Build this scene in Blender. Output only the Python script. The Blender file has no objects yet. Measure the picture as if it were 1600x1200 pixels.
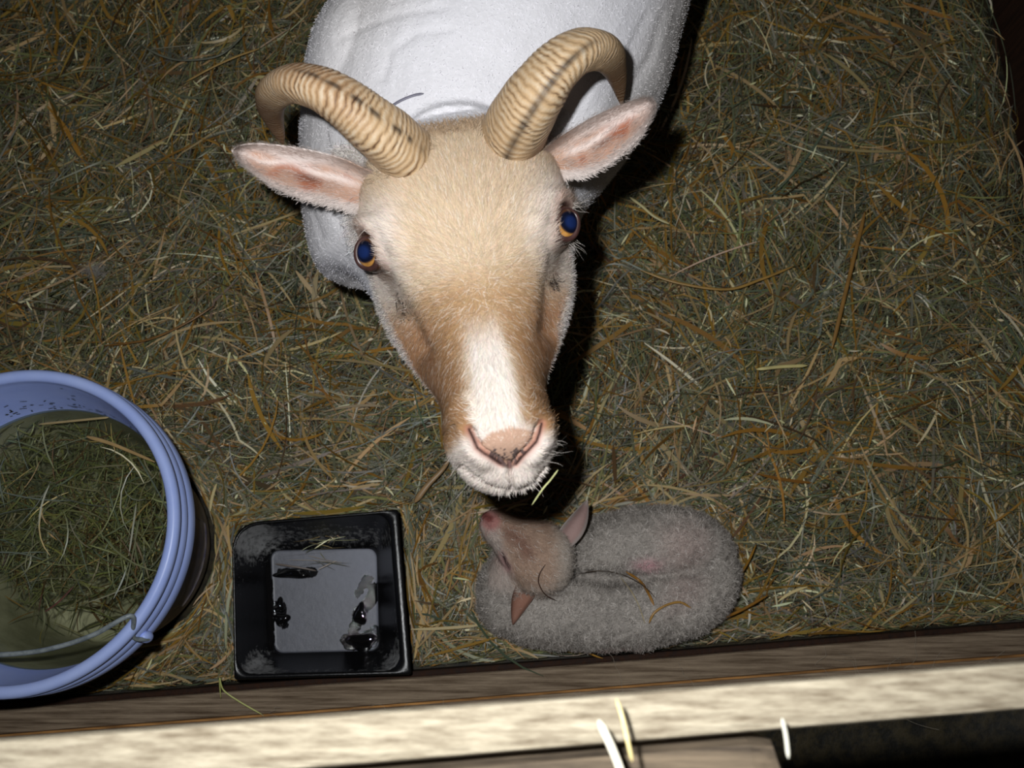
import bpy, bmesh, math, random
import numpy as np
from mathutils import Vector

# ------------------------------------------------------------------ camera, light, exposure
scn = bpy.context.scene
COL = scn.collection
rng = np.random.default_rng(7)
random.seed(7)
F = 1570.0                      # focal length in pixels of the 1600 x 1200 frame
H = 1.25                        # lens height above the floor
TILT = math.radians(13.5)       # tilt away from straight down
CT, ST = math.cos(TILT), math.sin(TILT)

cam_d = bpy.data.cameras.new('camera')
cam = bpy.data.objects.new('camera', cam_d)
COL.objects.link(cam)
cam.location = (0, 0, H)
cam.rotation_euler = (TILT, 0, 0)
cam_d.sensor_width = 36.0
cam_d.lens = 36.0 * F / 1600.0
cam_d.clip_start = 0.02
cam_d.dof.use_dof = True
cam_d.dof.focus_distance = 0.90
cam_d.dof.aperture_fstop = 10.5
scn.camera = cam

scn.view_settings.view_transform = 'Standard'
scn.view_settings.look = 'None'
scn.view_settings.gamma = 1
scn.view_settings.use_curve_mapping = False
scn.view_settings.exposure = 0.0

wd = bpy.data.worlds.new('world')
scn.world = wd
wd.use_nodes = True
wd.node_tree.nodes['Background'].inputs[0].default_value = (1.0, 0.93, 0.82, 1)
wd.node_tree.nodes['Background'].inputs[1].default_value = 0.012

FL_R, FL_U = -0.046, 0.050      # the camera's built-in flash, left of and above the lens
fl_d = bpy.data.lights.new('camera_flash', 'SPOT')
fl_d.energy = 25.0
fl_d.color = (0.965, 0.985, 1.0)
fl_d.shadow_soft_size = 0.010
fl_d.spot_size = math.radians(112)
fl_d.spot_blend = 0.9
fl = bpy.data.objects.new('camera_flash', fl_d)
COL.objects.link(fl)
fl.location = (FL_R, FL_U * CT, H + FL_U * ST)
fl.rotation_euler = (TILT, math.radians(-3), 0)

# ------------------------------------------------------------------ helpers
def lin(c):
    c = np.asarray(c, float) / 255.0
    return np.where(c <= 0.04045, c / 12.92, ((c + 0.055) / 1.055) ** 2.4)

def PD(px, py, d):
    """pixel of the photograph + distance along the view axis -> world"""
    px, py, d = np.broadcast_arrays(np.asarray(px, float), np.asarray(py, float), np.asarray(d, float))
    a = (px - 800) / F
    b = -(py - 600) / F
    return np.stack([d * a, d * (b * CT + ST), H + d * (b * ST - CT)], -1)

def PZ(px, py, z):
    b = -(np.asarray(py, float) - 600) / F
    d = (H - np.asarray(z, float)) / (CT - b * ST)
    return PD(px, py, d)

def toPix(w):
    w = np.asarray(w, float)
    X, Y, Z = w[..., 0], w[..., 1], w[..., 2] - H
    d = Y * ST - Z * CT
    up = Y * CT + Z * ST
    return 800 + F * X / d, 600 - F * up / d, d

def smooth(a, b, x):
    t = np.clip((x - a) / (b - a), 0, 1)
    return t * t * (3 - 2 * t)

def noise3(p, f, seed=0):
    """cheap smooth pseudo noise in -1..1"""
    r = np.random.default_rng(seed)
    out = 0
    for k in range(7):
        d = r.normal(size=3); d /= np.linalg.norm(d)
        out = out + np.sin((p @ d) * f * r.uniform(.6, 1.6) + r.uniform(0, 6.28))
    return out / 4.0

def catmull(pts, n):
    P = np.asarray(pts, float)
    Q = np.vstack([2 * P[0] - P[1], P, 2 * P[-1] - P[-2]])
    t = np.linspace(0, len(P) - 1, n)
    i = np.minimum(t.astype(int), len(P) - 2)
    f = (t - i)[:, None]
    p0, p1, p2, p3 = Q[i], Q[i + 1], Q[i + 2], Q[i + 3]
    return .5 * (2 * p1 + (p2 - p0) * f + (2 * p0 - 5 * p1 + 4 * p2 - p3) * f ** 2 + (3 * p1 - p0 - 3 * p2 + p3) * f ** 3)

def seg_dist(px, py, poly):
    """distance in pixels from points to a polyline"""
    best = np.full(np.shape(px), 1e9)
    for (x0, y0), (x1, y1) in zip(poly[:-1], poly[1:]):
        dx, dy = x1 - x0, y1 - y0
        t = np.clip(((px - x0) * dx + (py - y0) * dy) / (dx * dx + dy * dy + 1e-9), 0, 1)
        best = np.minimum(best, np.hypot(px - x0 - t * dx, py - y0 - t * dy))
    return best

def in_poly(px, py, poly):
    c = np.zeros(np.shape(px), bool)
    n = len(poly)
    for i in range(n):
        x0, y0 = poly[i]; x1, y1 = poly[(i + 1) % n]
        if y0 == y1: continue
        hit = ((y0 > py) != (y1 > py)) & (px < (x1 - x0) * (py - y0) / (y1 - y0) + x0)
        c ^= hit
    return c

def mesh_np(name, V, faces, mat, parent=None, col=None, smooth_shade=True):
    """faces: list of (n,k) int arrays (k = 3 or 4)"""
    me = bpy.data.meshes.new(name)
    V = np.ascontiguousarray(V, np.float32)
    faces = [np.asarray(f, np.int32) for f in (faces if isinstance(faces, list) else [faces]) if len(f)]
    me.vertices.add(len(V))
    me.vertices.foreach_set('co', V.ravel())
    tot = np.concatenate([np.full(len(f), f.shape[1], np.int32) for f in faces])
    idx = np.concatenate([f.ravel() for f in faces])
    me.loops.add(len(idx))
    me.loops.foreach_set('vertex_index', idx)
    me.polygons.add(len(tot))
    st = np.concatenate([[0], np.cumsum(tot)[:-1]]).astype(np.int32)
    me.polygons.foreach_set('loop_start', st)
    me.polygons.foreach_set('use_smooth', np.full(len(tot), smooth_shade))
    me.update(calc_edges=True)
    me.validate()
    if col is not None:
        at = me.color_attributes.new('Col', 'FLOAT_COLOR', 'POINT')
        c = np.ones((len(V), 4), np.float32)
        c[:, :3] = np.clip(col, 0, 1)
        at.data.foreach_set('color', c.ravel())
    if mat: me.materials.append(mat)
    o = bpy.data.objects.new(name, me)
    COL.objects.link(o)
    if parent is not None: o.parent = parent
    return o

def grid_faces(n, m, wrap=False, off=0):
    """n rows, m columns"""
    i = np.arange(n - 1)[:, None]
    j = np.arange(m if wrap else m - 1)[None, :]
    j2 = (j + 1) % m
    f = np.stack([i * m + j + 0 * j2, i * m + j2, (i + 1) * m + j2, (i + 1) * m + j + 0 * j2], -1)
    return f.reshape(-1, 4) + off

def thing(name, label, cat, loc=(0, 0, 0), group=None):
    o = bpy.data.objects.new(name, None)
    o.empty_display_size = .05
    COL.objects.link(o)
    o.location = loc
    return tag(o, label, cat, group)

def tag(o, label, cat, group=None, kind=None):
    o['label'] = label; o['category'] = cat
    if group: o['group'] = group
    if kind: o['kind'] = kind
    return o

def keep_world(o, root):
    """parent o to an Empty while leaving its world place alone"""
    o.parent = root
    o.location = tuple(-np.array(root.location))
    return o

def sub_of(o, part):
    """sub-part under a part that already sits at -root.location"""
    o.parent = part
    o.location = (0, 0, 0)
    return o

# ------------------------------------------------------------------ materials
def new_mat(name):
    m = bpy.data.materials.new(name)
    m.use_nodes = True
    nt = m.node_tree
    return m, nt, nt.nodes['Principled BSDF']

def mat_attr(name, rough=.8, spec=.2, bump=0, bscale=400, sheen=0, sss=0):
    m, nt, p = new_mat(name)
    a = nt.nodes.new('ShaderNodeAttribute'); a.attribute_name = 'Col'
    nt.links.new(a.outputs['Color'], p.inputs['Base Color'])
    p.inputs['Roughness'].default_value = rough
    p.inputs['Specular IOR Level'].default_value = spec
    if sheen:
        p.inputs['Sheen Weight'].default_value = sheen
    if sss:
        p.inputs['Subsurface Weight'].default_value = sss
        p.inputs['Subsurface Radius'].default_value = (.004, .002, .0015)
        p.inputs['Subsurface Scale'].default_value = 1
    if bump:
        tc = nt.nodes.new('ShaderNodeTexCoord')
        n = nt.nodes.new('ShaderNodeTexNoise'); n.inputs['Scale'].default_value = bscale
        n.inputs['Detail'].default_value = 4
        b = nt.nodes.new('ShaderNodeBump'); b.inputs['Strength'].default_value = bump; b.inputs['Distance'].default_value = .002
        nt.links.new(tc.outputs['Object'], n.inputs['Vector'])
        nt.links.new(n.outputs['Fac'], b.inputs['Height'])
        nt.links.new(b.outputs['Normal'], p.inputs['Normal'])
    return m

def mat_flat(name, rgb, rough=.5, spec=.5, metal=0):
    m, nt, p = new_mat(name)
    p.inputs['Base Color'].default_value = (*lin(rgb), 1)
    p.inputs['Roughness'].default_value = rough
    p.inputs['Specular IOR Level'].default_value = spec
    p.inputs['Metallic'].default_value = metal
    return m

def mat_mix(name, c1, c2, scale=(1, 1, 1), nscale=20, lo=.4, hi=.6, rough=(.6, .6), spec=.3, bump=.3, bdist=.002, detail=6, c3=None):
    """two procedural tones mixed by stretched noise, with bump"""
    m, nt, p = new_mat(name)
    tc = nt.nodes.new('ShaderNodeTexCoord')
    mp = nt.nodes.new('ShaderNodeMapping'); mp.inputs['Scale'].default_value = scale
    nt.links.new(tc.outputs['Object'], mp.inputs['Vector'])
    n = nt.nodes.new('ShaderNodeTexNoise'); n.inputs['Scale'].default_value = nscale
    n.inputs['Detail'].default_value = detail; n.inputs['Roughness'].default_value = .65
    nt.links.new(mp.outputs[0], n.inputs['Vector'])
    r = nt.nodes.new('ShaderNodeValToRGB')
    r.color_ramp.elements[0].position = lo; r.color_ramp.elements[0].color = (*lin(c1), 1)
    r.color_ramp.elements[1].position = hi; r.color_ramp.elements[1].color = (*lin(c2), 1)
    if c3 is not None:
        e = r.color_ramp.elements.new(min(.99, hi + .1)); e.color = (*lin(c3), 1)
    nt.links.new(n.outputs['Fac'], r.inputs['Fac'])
    nt.links.new(r.outputs['Color'], p.inputs['Base Color'])
    rr = nt.nodes.new('ShaderNodeMapRange')
    rr.inputs['From Min'].default_value = lo; rr.inputs['From Max'].default_value = hi
    rr.inputs['To Min'].default_value = rough[0]; rr.inputs['To Max'].default_value = rough[1]
    nt.links.new(n.outputs['Fac'], rr.inputs['Value'])
    nt.links.new(rr.outputs[0], p.inputs['Roughness'])
    p.inputs['Specular IOR Level'].default_value = spec
    if bump:
        b = nt.nodes.new('ShaderNodeBump'); b.inputs['Strength'].default_value = bump; b.inputs['Distance'].default_value = bdist
        nt.links.new(n.outputs['Fac'], b.inputs['Height'])
        nt.links.new(b.outputs['Normal'], p.inputs['Normal'])
    return m

M_hay = mat_attr('dry hay', rough=.42, spec=.5)
M_stalk = mat_attr('hay stalk', rough=.4, spec=.5)
M_floor = mat_mix('trodden bedding', (24, 22, 14), (58, 50, 30), nscale=60, bump=.8)
M_fur = mat_attr('short fur', rough=.75, spec=.25)
M_skin = mat_attr('sheep coat', rough=.85, spec=.15, bump=.35, bscale=260)
M_horn = mat_attr('horn', rough=.5, spec=.35, bump=.25, bscale=500)
M_ear = mat_attr('ear skin', rough=.7, spec=.25, bump=.3, bscale=300)
M_lamb = mat_attr('lamb wool', rough=.9, spec=.1, bump=.6, bscale=220)
M_wet = mat_attr('wet skin', rough=.35, spec=.5)
M_eye = mat_attr('eyeball', rough=.04, spec=.8)
M_wood = mat_mix('weathered plank', (96, 78, 60), (172, 152, 128), scale=(2.5, 60, 60), nscale=4, lo=.34, hi=.66, rough=(.8, .9), bump=.9, bdist=.004, c3=(192, 168, 132))
M_wood2 = mat_mix('upper weathered plank', (104, 86, 68), (178, 158, 134), scale=(2.5, 60, 60), nscale=4, lo=.34, hi=.66, rough=(.8, .9), bump=.9, bdist=.004, c3=(204, 176, 136))
M_split = mat_mix('fresh split wood', (120, 84, 46), (206, 150, 88), scale=(4, 80, 80), nscale=4, lo=.35, hi=.65, rough=(.8, .9), bump=.5)
M_woodtop = mat_mix('sawn plank edge', (112, 98, 78), (200, 188, 164), scale=(7, 50, 50), nscale=6, lo=.3, hi=.7, rough=(.8, .9), bump=.7, bdist=.003)
M_woodrail = mat_mix('grey outer board', (60, 51, 42), (128, 112, 92), scale=(3, 40, 40), nscale=5, lo=.3, hi=.7, rough=(.8, .9), bump=.6)
M_wooddark = mat_mix('dark stained plank', (30, 16, 8), (58, 33, 17), scale=(40, 40, 2.5), nscale=4, lo=.3, hi=.7, rough=(.7, .85), bump=.5)

# ------------------------------------------------------------------ the setting
def box_mesh(name, lo, hi, mat, bevel=.003, rotz=0, pivot=(0, 0), seg=2, cuts=0, jitter=0, lean=0):
    bm = bmesh.new()
    bmesh.ops.create_cube(bm, size=1)
    for v in bm.verts:
        v.co = Vector([lo[k] + (v.co[k] + .5) * (hi[k] - lo[k]) for k in range(3)])
    if bevel:
        bmesh.ops.bevel(bm, geom=bm.edges[:], offset=bevel, segments=seg, affect='EDGES', profile=.6)
    if cuts:
        ed = [e for e in bm.edges if abs((e.verts[0].co - e.verts[1].co).x) > .5]
        bmesh.ops.subdivide_edges(bm, edges=ed, cuts=cuts)
        for v in bm.verts:
            n = noise3(np.array([[v.co.x * 9, v.co.y * 60, v.co.z * 20]]), 1.0, 3)[0]
            v.co.y += jitter * n
            v.co.z += jitter * .7 * noise3(np.array([[v.co.x * 14, v.co.y * 60, 5.]]), 1.0, 4)[0]
    for v in bm.verts: v.co.y -= lean * v.co.z
    c, s = math.cos(rotz), math.sin(rotz)
    for v in bm.verts:
        x, y = v.co.x - pivot[0], v.co.y - pivot[1]
        v.co.x, v.co.y = pivot[0] + x * c - y * s, pivot[1] + x * s + y * c
    me = bpy.data.meshes.new(name)
    bm.to_mesh(me); bm.free()
    for p in me.polygons: p.use_smooth = False
    me.materials.append(mat)
    o = bpy.data.objects.new(name, me)
    COL.objects.link(o)
    return o

def structure(o):
    o['kind'] = 'structure'
    return o

# floor: a gently uneven slab
gx, gy = np.meshgrid(np.linspace(-1.6, .80, 90), np.linspace(-.17, 2.0, 90), indexing='xy')  # cut short in front so the black there reads as lens shadow
def ground(x, y):
    return .010 * np.sin(x * 7.1 + 1.3) * np.cos(y * 6.3 + .4) + .006 * np.sin(x * 17 + y * 11) + .05 * smooth(.52, .72, x) - .004
gz = ground(gx, gy) - .012
structure(mesh_np('floor', np.stack([gx, gy, gz], -1).reshape(-1, 3), grid_faces(90, 90), M_floor))

# front wall: the plank partition the picture is taken over, turned a little about z
WA = math.radians(4.35)
wy0 = -.050                       # inner face at x = 0
ZT = .80
# a heavy sill timber on the floor, the board wall behind it, and an overhanging rail along the top at ZT
SILL = .034
def wall_board(name, y_in, y_out, z0, z1, mat, x0=-1.5, x1=1.0, cuts=24, jitter=.0012, bevel=.004, lean=0):
    return structure(box_mesh(name, (x0, y_out, z0), (x1, y_in, z1), mat, bevel=bevel, rotz=WA, pivot=(0, wy0), cuts=cuts, jitter=jitter, lean=lean))
wall_board('wall_front', wy0, wy0 - .029, -.02, SILL, M_wood, bevel=.005, cuts=60)
wall_board('trim_4', wy0 - .0285, wy0 - .0315, -.02, SILL + .0012, M_split, bevel=.0008, cuts=80, jitter=.0009)
wall_board('trim_5', wy0 - .031, wy0 - .085, -.02, SILL + .004, M_wood2, bevel=.004, cuts=60)
wall_board('trim_1', wy0 + .0170, wy0 - .0035, ZT - .012, ZT, M_woodtop, bevel=.004, cuts=90, jitter=.0020)
wall_board('trim_2', wy0 - .006, wy0 - .125, ZT - .10, ZT - .013, M_woodrail, x1=.120, bevel=.016)  # stops short; the black beyond it stands for the lens shadow
# low kickboard along the foot of the partition
wall_board('baseboard_front', wy0 + .007, wy0 - .001, -.02, .026, M_wooddark, bevel=.003)
# right side wall, dark planks, square to the partition
structure(box_mesh('wall_right', (.664, -.80, -.05), (.704, 1.5, .62), M_wooddark, bevel=.004, cuts=0, rotz=WA, pivot=(.664, .74)))

# ------------------------------------------------------------------ things whose place the hay must respect
BK = PZ(20, 825, .28)             # bucket axis
BKX, BKY = BK[0], BK[1]
TRAY_Z = .075

def tray_rim_px():
    return [(362, 818), (622, 796), (643, 1054), (366, 1062)]

lamb_outline = [(752, 850), (760, 800), (800, 810), (900, 820), (960, 800), (1060, 800), (1130, 830), (1142, 880), (1120, 950), (1060, 1000), (900, 1008), (790, 990), (756, 940)]
tray_w = [PZ(x, y, .03)[:2] for x, y in tray_rim_px()]
lamb_w = [PZ(x, y, .02)[:2] for x, y in lamb_outline]

# ------------------------------------------------------------------ hay
def ribbons(C, th, L, W, curv, z0, tilt, roll, K, bend=None):
    """curved blades lying on the bedding: returns points (N,K,2,3)"""
    N = len(C)
    s = np.linspace(-.5, .5, K)[None, :] * L[:, None]
    ang = th[:, None] + curv[:, None] * s / L[:, None]
    if bend is not None:      # a kink part way along
        kp, ka = bend
        ang = ang + ka[:, None] * (np.linspace(-.5, .5, K)[None, :] > kp[:, None])
    ds = L[:, None] / (K - 1)
    x = np.cumsum(np.cos(ang) * ds, 1); y = np.cumsum(np.sin(ang) * ds, 1)
    x += C[:, 0:1] - x.mean(1, keepdims=True); y += C[:, 1:2] - y.mean(1, keepdims=True)
    z = z0[:, None] + tilt[:, None] * s - .3 * (s ** 2) / np.maximum(L[:, None], .02) * .2
    taper = np.clip(1.15 - np.abs(np.linspace(-1, 1, K)) ** 3, .25, 1)[None, :]
    hw = .5 * W[:, None] * taper
    nx, ny = -np.sin(ang), np.cos(ang)
    cr, sr = np.cos(roll)[:, None], np.sin(roll)[:, None]
    off = np.stack([nx * hw * cr, ny * hw * cr, hw * sr + 0 * nx], -1)
    P = np.stack([x, y, z], -1)
    return np.stack([P - off, P + off], 2)

def ribbon_faces(N, K):
    base = (np.arange(N) * K * 2)[:, None, None]
    k = np.arange(K - 1)[None, :, None] * 2
    f = np.array([0, 1, 3, 2])[None, None, :]
    return (base + k + f).reshape(-1, 4)

HAYC = {
    'green': [(96, 98, 68), (108, 108, 76), (86, 90, 66), (116, 114, 88), (120, 122, 78), (88, 96, 80)],
    'grey': [(122, 120, 104), (138, 132, 112), (100, 102, 92)],
    'ochre': [(146, 108, 44), (158, 120, 56), (124, 90, 36), (136, 112, 50)],
    'tan': [(176, 150, 104), (192, 168, 122), (164, 138, 98)],
    'pale': [(230, 220, 172), (220, 212, 178)],
    'brown': [(92, 72, 48), (80, 62, 42), (106, 82, 56)],
}
def pick(kinds, probs, n):
    out = np.zeros((n, 3))
    pool = rng.choice(len(kinds), n, p=probs)
    for i, k in enumerate(kinds):
        m = pool == i
        c = lin(np.array(HAYC[k], float))
        out[m] = c[rng.integers(0, len(c), m.sum())]
    return out * rng.uniform(.80, 1.50, (n, 1)) * (1 + rng.normal(0, .05, (n, 3)))

def hay_batch(n, Lr, Wr, zr, kinds, probs, K=5, align=.6, curvs=.5, kink=.0, tilts=.12, C=None, th0=None):
    if C is None: C = np.stack([rng.uniform(-.86, .74, n), rng.uniform(-.06, 1.16, n)], 1)
    # clumps: blades share a direction locally
    fld = 2.2 * noise3(np.c_[C, np.zeros(n)], 9, 21) + 1.1 * noise3(np.c_[C, np.zeros(n)], 22, 22)
    th = np.where(rng.random(n) < align, fld + rng.normal(0, .45, n) + rng.integers(0, 2, n) * .9, rng.uniform(0, math.pi, n))
    if th0 is not None: th = th0 + rng.normal(0, .65, n)
    L = np.exp(rng.uniform(np.log(Lr[0]), np.log(Lr[1]), n))
    W = rng.uniform(*Wr, n)
    z0 = ground(C[:, 0], C[:, 1]) + rng.uniform(*zr, n)
    roll = rng.normal(0, .55, n)
    curv = rng.normal(0, curvs, n)
    bend = (rng.uniform(-.3, .3, n), np.where(rng.random(n) < kink, rng.normal(0, 1.1, n), 0)) if kink else None
    R = ribbons(C, th, L, W, curv, z0, rng.normal(0, tilts, n), roll, K, bend)
    # keep out of the bucket, the tray, the lamb, the walls
    mid = R.mean(2)
    X, Y, Z = mid[..., 0], mid[..., 1], mid[..., 2]
    bad = (np.hypot(X - BKX, Y - BKY) < .1145 + .143 * np.maximum(Z, 0))
    bad |= in_poly(X, Y, tray_w)
    bad |= in_poly(X, Y, lamb_w) & (Z > .012)
    wall = wy0 + math.tan(WA) * X
    bad |= (Y < wall + .009) & (Z < .030)
    bad |= (Y < wall - .020) | ((Y < wall + .002) & (Z < SILL + .003))
    bad |= X > .662 - .076 * (Y - .74)
    keep = ~bad.any(1)
    # nothing under the ground
    lift = np.maximum(0, ground(X, Y)[..., None] - .006 - R[..., 2])
    R[..., 2] += lift
    c = pick(kinds, probs, n)
    return R[keep], c[keep]

def edge_points(n):
    """spots close to the wall foot, the bucket, the tray and the lamb, with the direction of each edge"""
    k = n // 4
    x = rng.uniform(-.6, .7, k); d = rng.exponential(.016, k) + .010
    A = np.c_[x, wy0 + math.tan(WA) * x + d]; ta = np.full(k, WA)
    t = rng.uniform(-1.6, 2.2, k); r = .116 + rng.exponential(.016, k)
    B = np.c_[BKX + r * np.cos(t), BKY + r * np.sin(t)]; tb_ = t + math.pi / 2
    out = [(A, ta), (B, tb_)]
    for poly in (tray_w, lamb_w):
        P_ = np.array(poly); i = rng.integers(0, len(P_), k); j = (i + 1) % len(P_)
        f = rng.random((k, 1)); e = P_[j] - P_[i]; ln = np.linalg.norm(e, axis=1, keepdims=True)
        cen_ = P_.mean(0); mid_ = P_[i] + e * f
        nrm = np.c_[-e[:, 1], e[:, 0]] / ln; nrm *= np.sign(((mid_ - cen_) * nrm).sum(1, keepdims=True))
        out.append((mid_ + nrm * (rng.exponential(.012, (k, 1)) + .003), np.arctan2(e[:, 1], e[:, 0])))
    return np.vstack([o[0] for o in out]), np.concatenate([o[1] for o in out])
EC, ET = edge_points(12000)
EC2, ET2 = edge_points(1600)
parts = [
    hay_batch(12000, (.012, .06), (.0007, .0018), (-.004, .014), ['green', 'grey', 'ochre', 'brown', 'tan'], [.45, .2, .12, .10, .13], C=EC, th0=ET),
    hay_batch(1600, (.03, .10), (.0016, .0036), (.004, .022), ['ochre', 'tan', 'green', 'grey'], [.35, .35, .15, .15], K=7, C=EC2, th0=ET2),
    hay_batch(52000, (.02, .075), (.0007, .0017), (-.010, .012), ['green', 'grey', 'ochre', 'brown', 'tan'], [.55, .2, .08, .10, .07]),
    hay_batch(26000, (.05, .14), (.0008, .0021), (-.004, .018), ['green', 'grey', 'ochre', 'brown', 'tan', 'pale'], [.52, .17, .11, .07, .11, .02], K=7, curvs=.8, kink=.12),
    hay_batch(4200, (.06, .18), (.0018, .0036), (-.002, .022), ['ochre', 'tan', 'green', 'brown', 'grey', 'pale'], [.34, .22, .2, .10, .10, .04], K=8, curvs=.7, kink=.3, align=.5),
    hay_batch(800, (.05, .19), (.0035, .0065), (.0, .022), ['ochre', 'tan', 'grey', 'brown'], [.5, .34, .06, .1], K=9, curvs=.6, kink=.4, align=.4),
    hay_batch(1500, (.006, .03), (.0012, .0028), (.006, .026), ['pale', 'tan'], [.6, .4], K=4, curvs=.3),
]
Vs, Fs, Cs, off = [], [], [], 0
for R, c in parts:
    n, K = R.shape[:2]
    Vs.append(R.reshape(-1, 3)); Fs.append(ribbon_faces(n, K) + off); Cs.append(np.repeat(c, K * 2, 0)); off += n * K * 2
hay = mesh_np('hay_bedding', np.concatenate(Vs), [np.concatenate(Fs)], M_hay, col=np.concatenate(Cs))
tag(hay, 'trodden green and ochre hay bedding covering the pen floor', 'hay', kind='stuff')

# ------------------------------------------------------------------ continuous animal bodies
def tube(P, R, n=28, squash=None):
    """closed elliptical sweep; R (k,2): half width (sideways) and half height (up); returns V, quads, tris"""
    P = np.asarray(P, float); R = np.asarray(R, float)
    T = np.gradient(P, axis=0); T /= np.linalg.norm(T, axis=1, keepdims=True)
    ref = np.array([0, 0, 1.0]) if abs(T[:, 2]).mean() < .8 else np.array([0, 1.0, 0])
    S = np.cross(T, ref); S /= np.linalg.norm(S, axis=1, keepdims=True)
    U = np.cross(S, T)
    a = np.linspace(0, 2 * math.pi, n, endpoint=False)
    V = P[:, None] + S[:, None] * (R[:, 0:1] * np.cos(a))[..., None] + U[:, None] * (R[:, 1:2] * np.sin(a))[..., None]
    k = len(P)
    V = np.vstack([V.reshape(-1, 3), P[0], P[-1]])
    q = grid_faces(k, n, wrap=True)
    j = np.arange(n); j2 = (j + 1) % n
    t = np.vstack([np.stack([np.full(n, k * n), j2, j], 1), np.stack([np.full(n, k * n + 1), (k - 1) * n + j, (k - 1) * n + j2], 1)])
    return V, q, t

def blob(c, r, rot=None, n=20):
    u = np.linspace(0, math.pi, n)[:, None]; v = np.linspace(0, 2 * math.pi, 2 * n, endpoint=False)[None, :]
    S = np.stack([np.sin(u) * np.cos(v), np.sin(u) * np.sin(v), np.cos(u) + 0 * v], -1).reshape(-1, 3) * np.asarray(r)
    if rot is not None: S = S @ np.asarray(rot).T
    return S + np.asarray(c), grid_faces(n, 2 * n, wrap=True), np.zeros((0, 3), int)

def merge(pieces):
    Vs, Q, T, off = [], [], [], 0
    for V, q, t in pieces:
        Vs.append(V); Q.append(q + off); T.append(t + off); off += len(V)
    return np.vstack(Vs), np.vstack(Q), np.vstack(T)

def remeshed(pieces, voxel, smooth_it=6):
    V, q, t = merge(pieces)
    tmp = mesh_np('tmp', V, [q, t], None)
    bm = bmesh.new(); bm.from_mesh(tmp.data)
    bmesh.ops.remove_doubles(bm, verts=bm.verts[:], dist=1e-6)
    bmesh.ops.recalc_face_normals(bm, faces=bm.faces[:])
    bm.to_mesh(tmp.data); bm.free()
    md = tmp.modifiers.new('r', 'REMESH'); md.mode = 'VOXEL'; md.voxel_size = voxel; md.adaptivity = 0
    dg = bpy.context.evaluated_depsgraph_get()
    ev = tmp.evaluated_get(dg); me = ev.to_mesh()
    nv = len(me.vertices)
    co = np.empty(nv * 3, np.float32); me.vertices.foreach_get('co', co); co = co.reshape(-1, 3).astype(float)
    li = np.empty(len(me.loops), np.int32); me.loops.foreach_get('vertex_index', li)
    tot = np.empty(len(me.polygons), np.int32); me.polygons.foreach_get('loop_total', tot)
    st = np.empty(len(me.polygons), np.int32); me.polygons.foreach_get('loop_start', st)
    quads = np.stack([li[st[tot == 4] + k] for k in range(4)], 1) if (tot == 4).any() else np.zeros((0, 4), int)
    tris = np.stack([li[st[tot == 3] + k] for k in range(3)], 1) if (tot == 3).any() else np.zeros((0, 3), int)
    ev.to_mesh_clear()
    d = tmp.data; bpy.data.objects.remove(tmp); bpy.data.meshes.remove(d)
    # drop enclosed inner shells: keep the largest connected piece
    E = np.vstack([quads[:, [0, 1]], quads[:, [1, 2]], quads[:, [2, 3]], quads[:, [3, 0]]] + ([tris[:, [0, 1]], tris[:, [1, 2]], tris[:, [2, 0]]] if len(tris) else []))
    lab = np.arange(nv)
    while True:
        m = np.minimum(lab[E[:, 0]], lab[E[:, 1]])
        new = lab.copy()
        np.minimum.at(new, E[:, 0], m); np.minimum.at(new, E[:, 1], m)
        new = new[new]
        if (new == lab).all(): break
        lab = new
    big = np.bincount(lab).argmax()
    keepv = lab == big
    remap = np.cumsum(keepv) - 1
    co = co[keepv]; quads = remap[quads[keepv[quads[:, 0]]]]; tris = remap[tris[keepv[tris[:, 0]]]] if len(tris) else tris
    co = relax(co, quads, smooth_it)
    return co, quads, tris

def relax(co, quads, it):
    E = np.vstack([quads[:, [0, 1]], quads[:, [1, 2]], quads[:, [2, 3]], quads[:, [3, 0]]])
    n = len(co)
    cnt = np.bincount(E[:, 0], minlength=n) + np.bincount(E[:, 1], minlength=n)
    for k in range(it):
        lam = .55 if k % 2 == 0 else -.35
        acc = np.stack([np.bincount(E[:, 0], co[E[:, 1], a], n) + np.bincount(E[:, 1], co[E[:, 0], a], n) for a in range(3)], 1)
        co = co + lam * np.where((cnt > 0)[:, None], acc / np.maximum(cnt, 1)[:, None] - co, 0)
    return co

def refine(co, quads, tris, mask):
    """split the faces inside mask (per vertex) in four, with clean joins round the patch"""
    me = bpy.data.meshes.new('tmp')
    me.from_pydata(co.tolist(), [], quads.tolist() + tris.tolist())
    bm = bmesh.new(); bm.from_mesh(me); bpy.data.meshes.remove(me)
    bm.verts.ensure_lookup_table()
    ed = [e for e in bm.edges if mask[e.verts[0].index] and mask[e.verts[1].index]]
    bmesh.ops.subdivide_edges(bm, edges=ed, cuts=1, use_grid_fill=True)
    bmesh.ops.triangulate(bm, faces=[f for f in bm.faces if len(f.verts) > 4])
    bm.verts.index_update()
    V = np.array([v.co[:] for v in bm.verts])
    q, t = [], []
    for f in bm.faces:
        (q if len(f.verts) == 4 else t).append([v.index for v in f.verts])
    bm.free()
    return V, np.array(q, int), np.array(t, int).reshape(-1, 3)

def vnormals(co, quads, tris=None):
    a, b, c, d = (co[quads[:, k]] for k in range(4))
    fn = np.cross(c - a, d - b)
    N = np.zeros_like(co)
    if tris is not None and len(tris):
        tn = np.cross(co[tris[:, 1]] - co[tris[:, 0]], co[tris[:, 2]] - co[tris[:, 0]])
        for k in range(3):
            for x in range(3):
                N[:, x] += np.bincount(tris[:, k], tn[:, x], len(co))
    for k in range(4):
        for x in range(3):
            N[:, x] += np.bincount(quads[:, k], fn[:, x], len(co))
    return N / np.maximum(np.linalg.norm(N, axis=1, keepdims=True), 1e-12)

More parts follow.
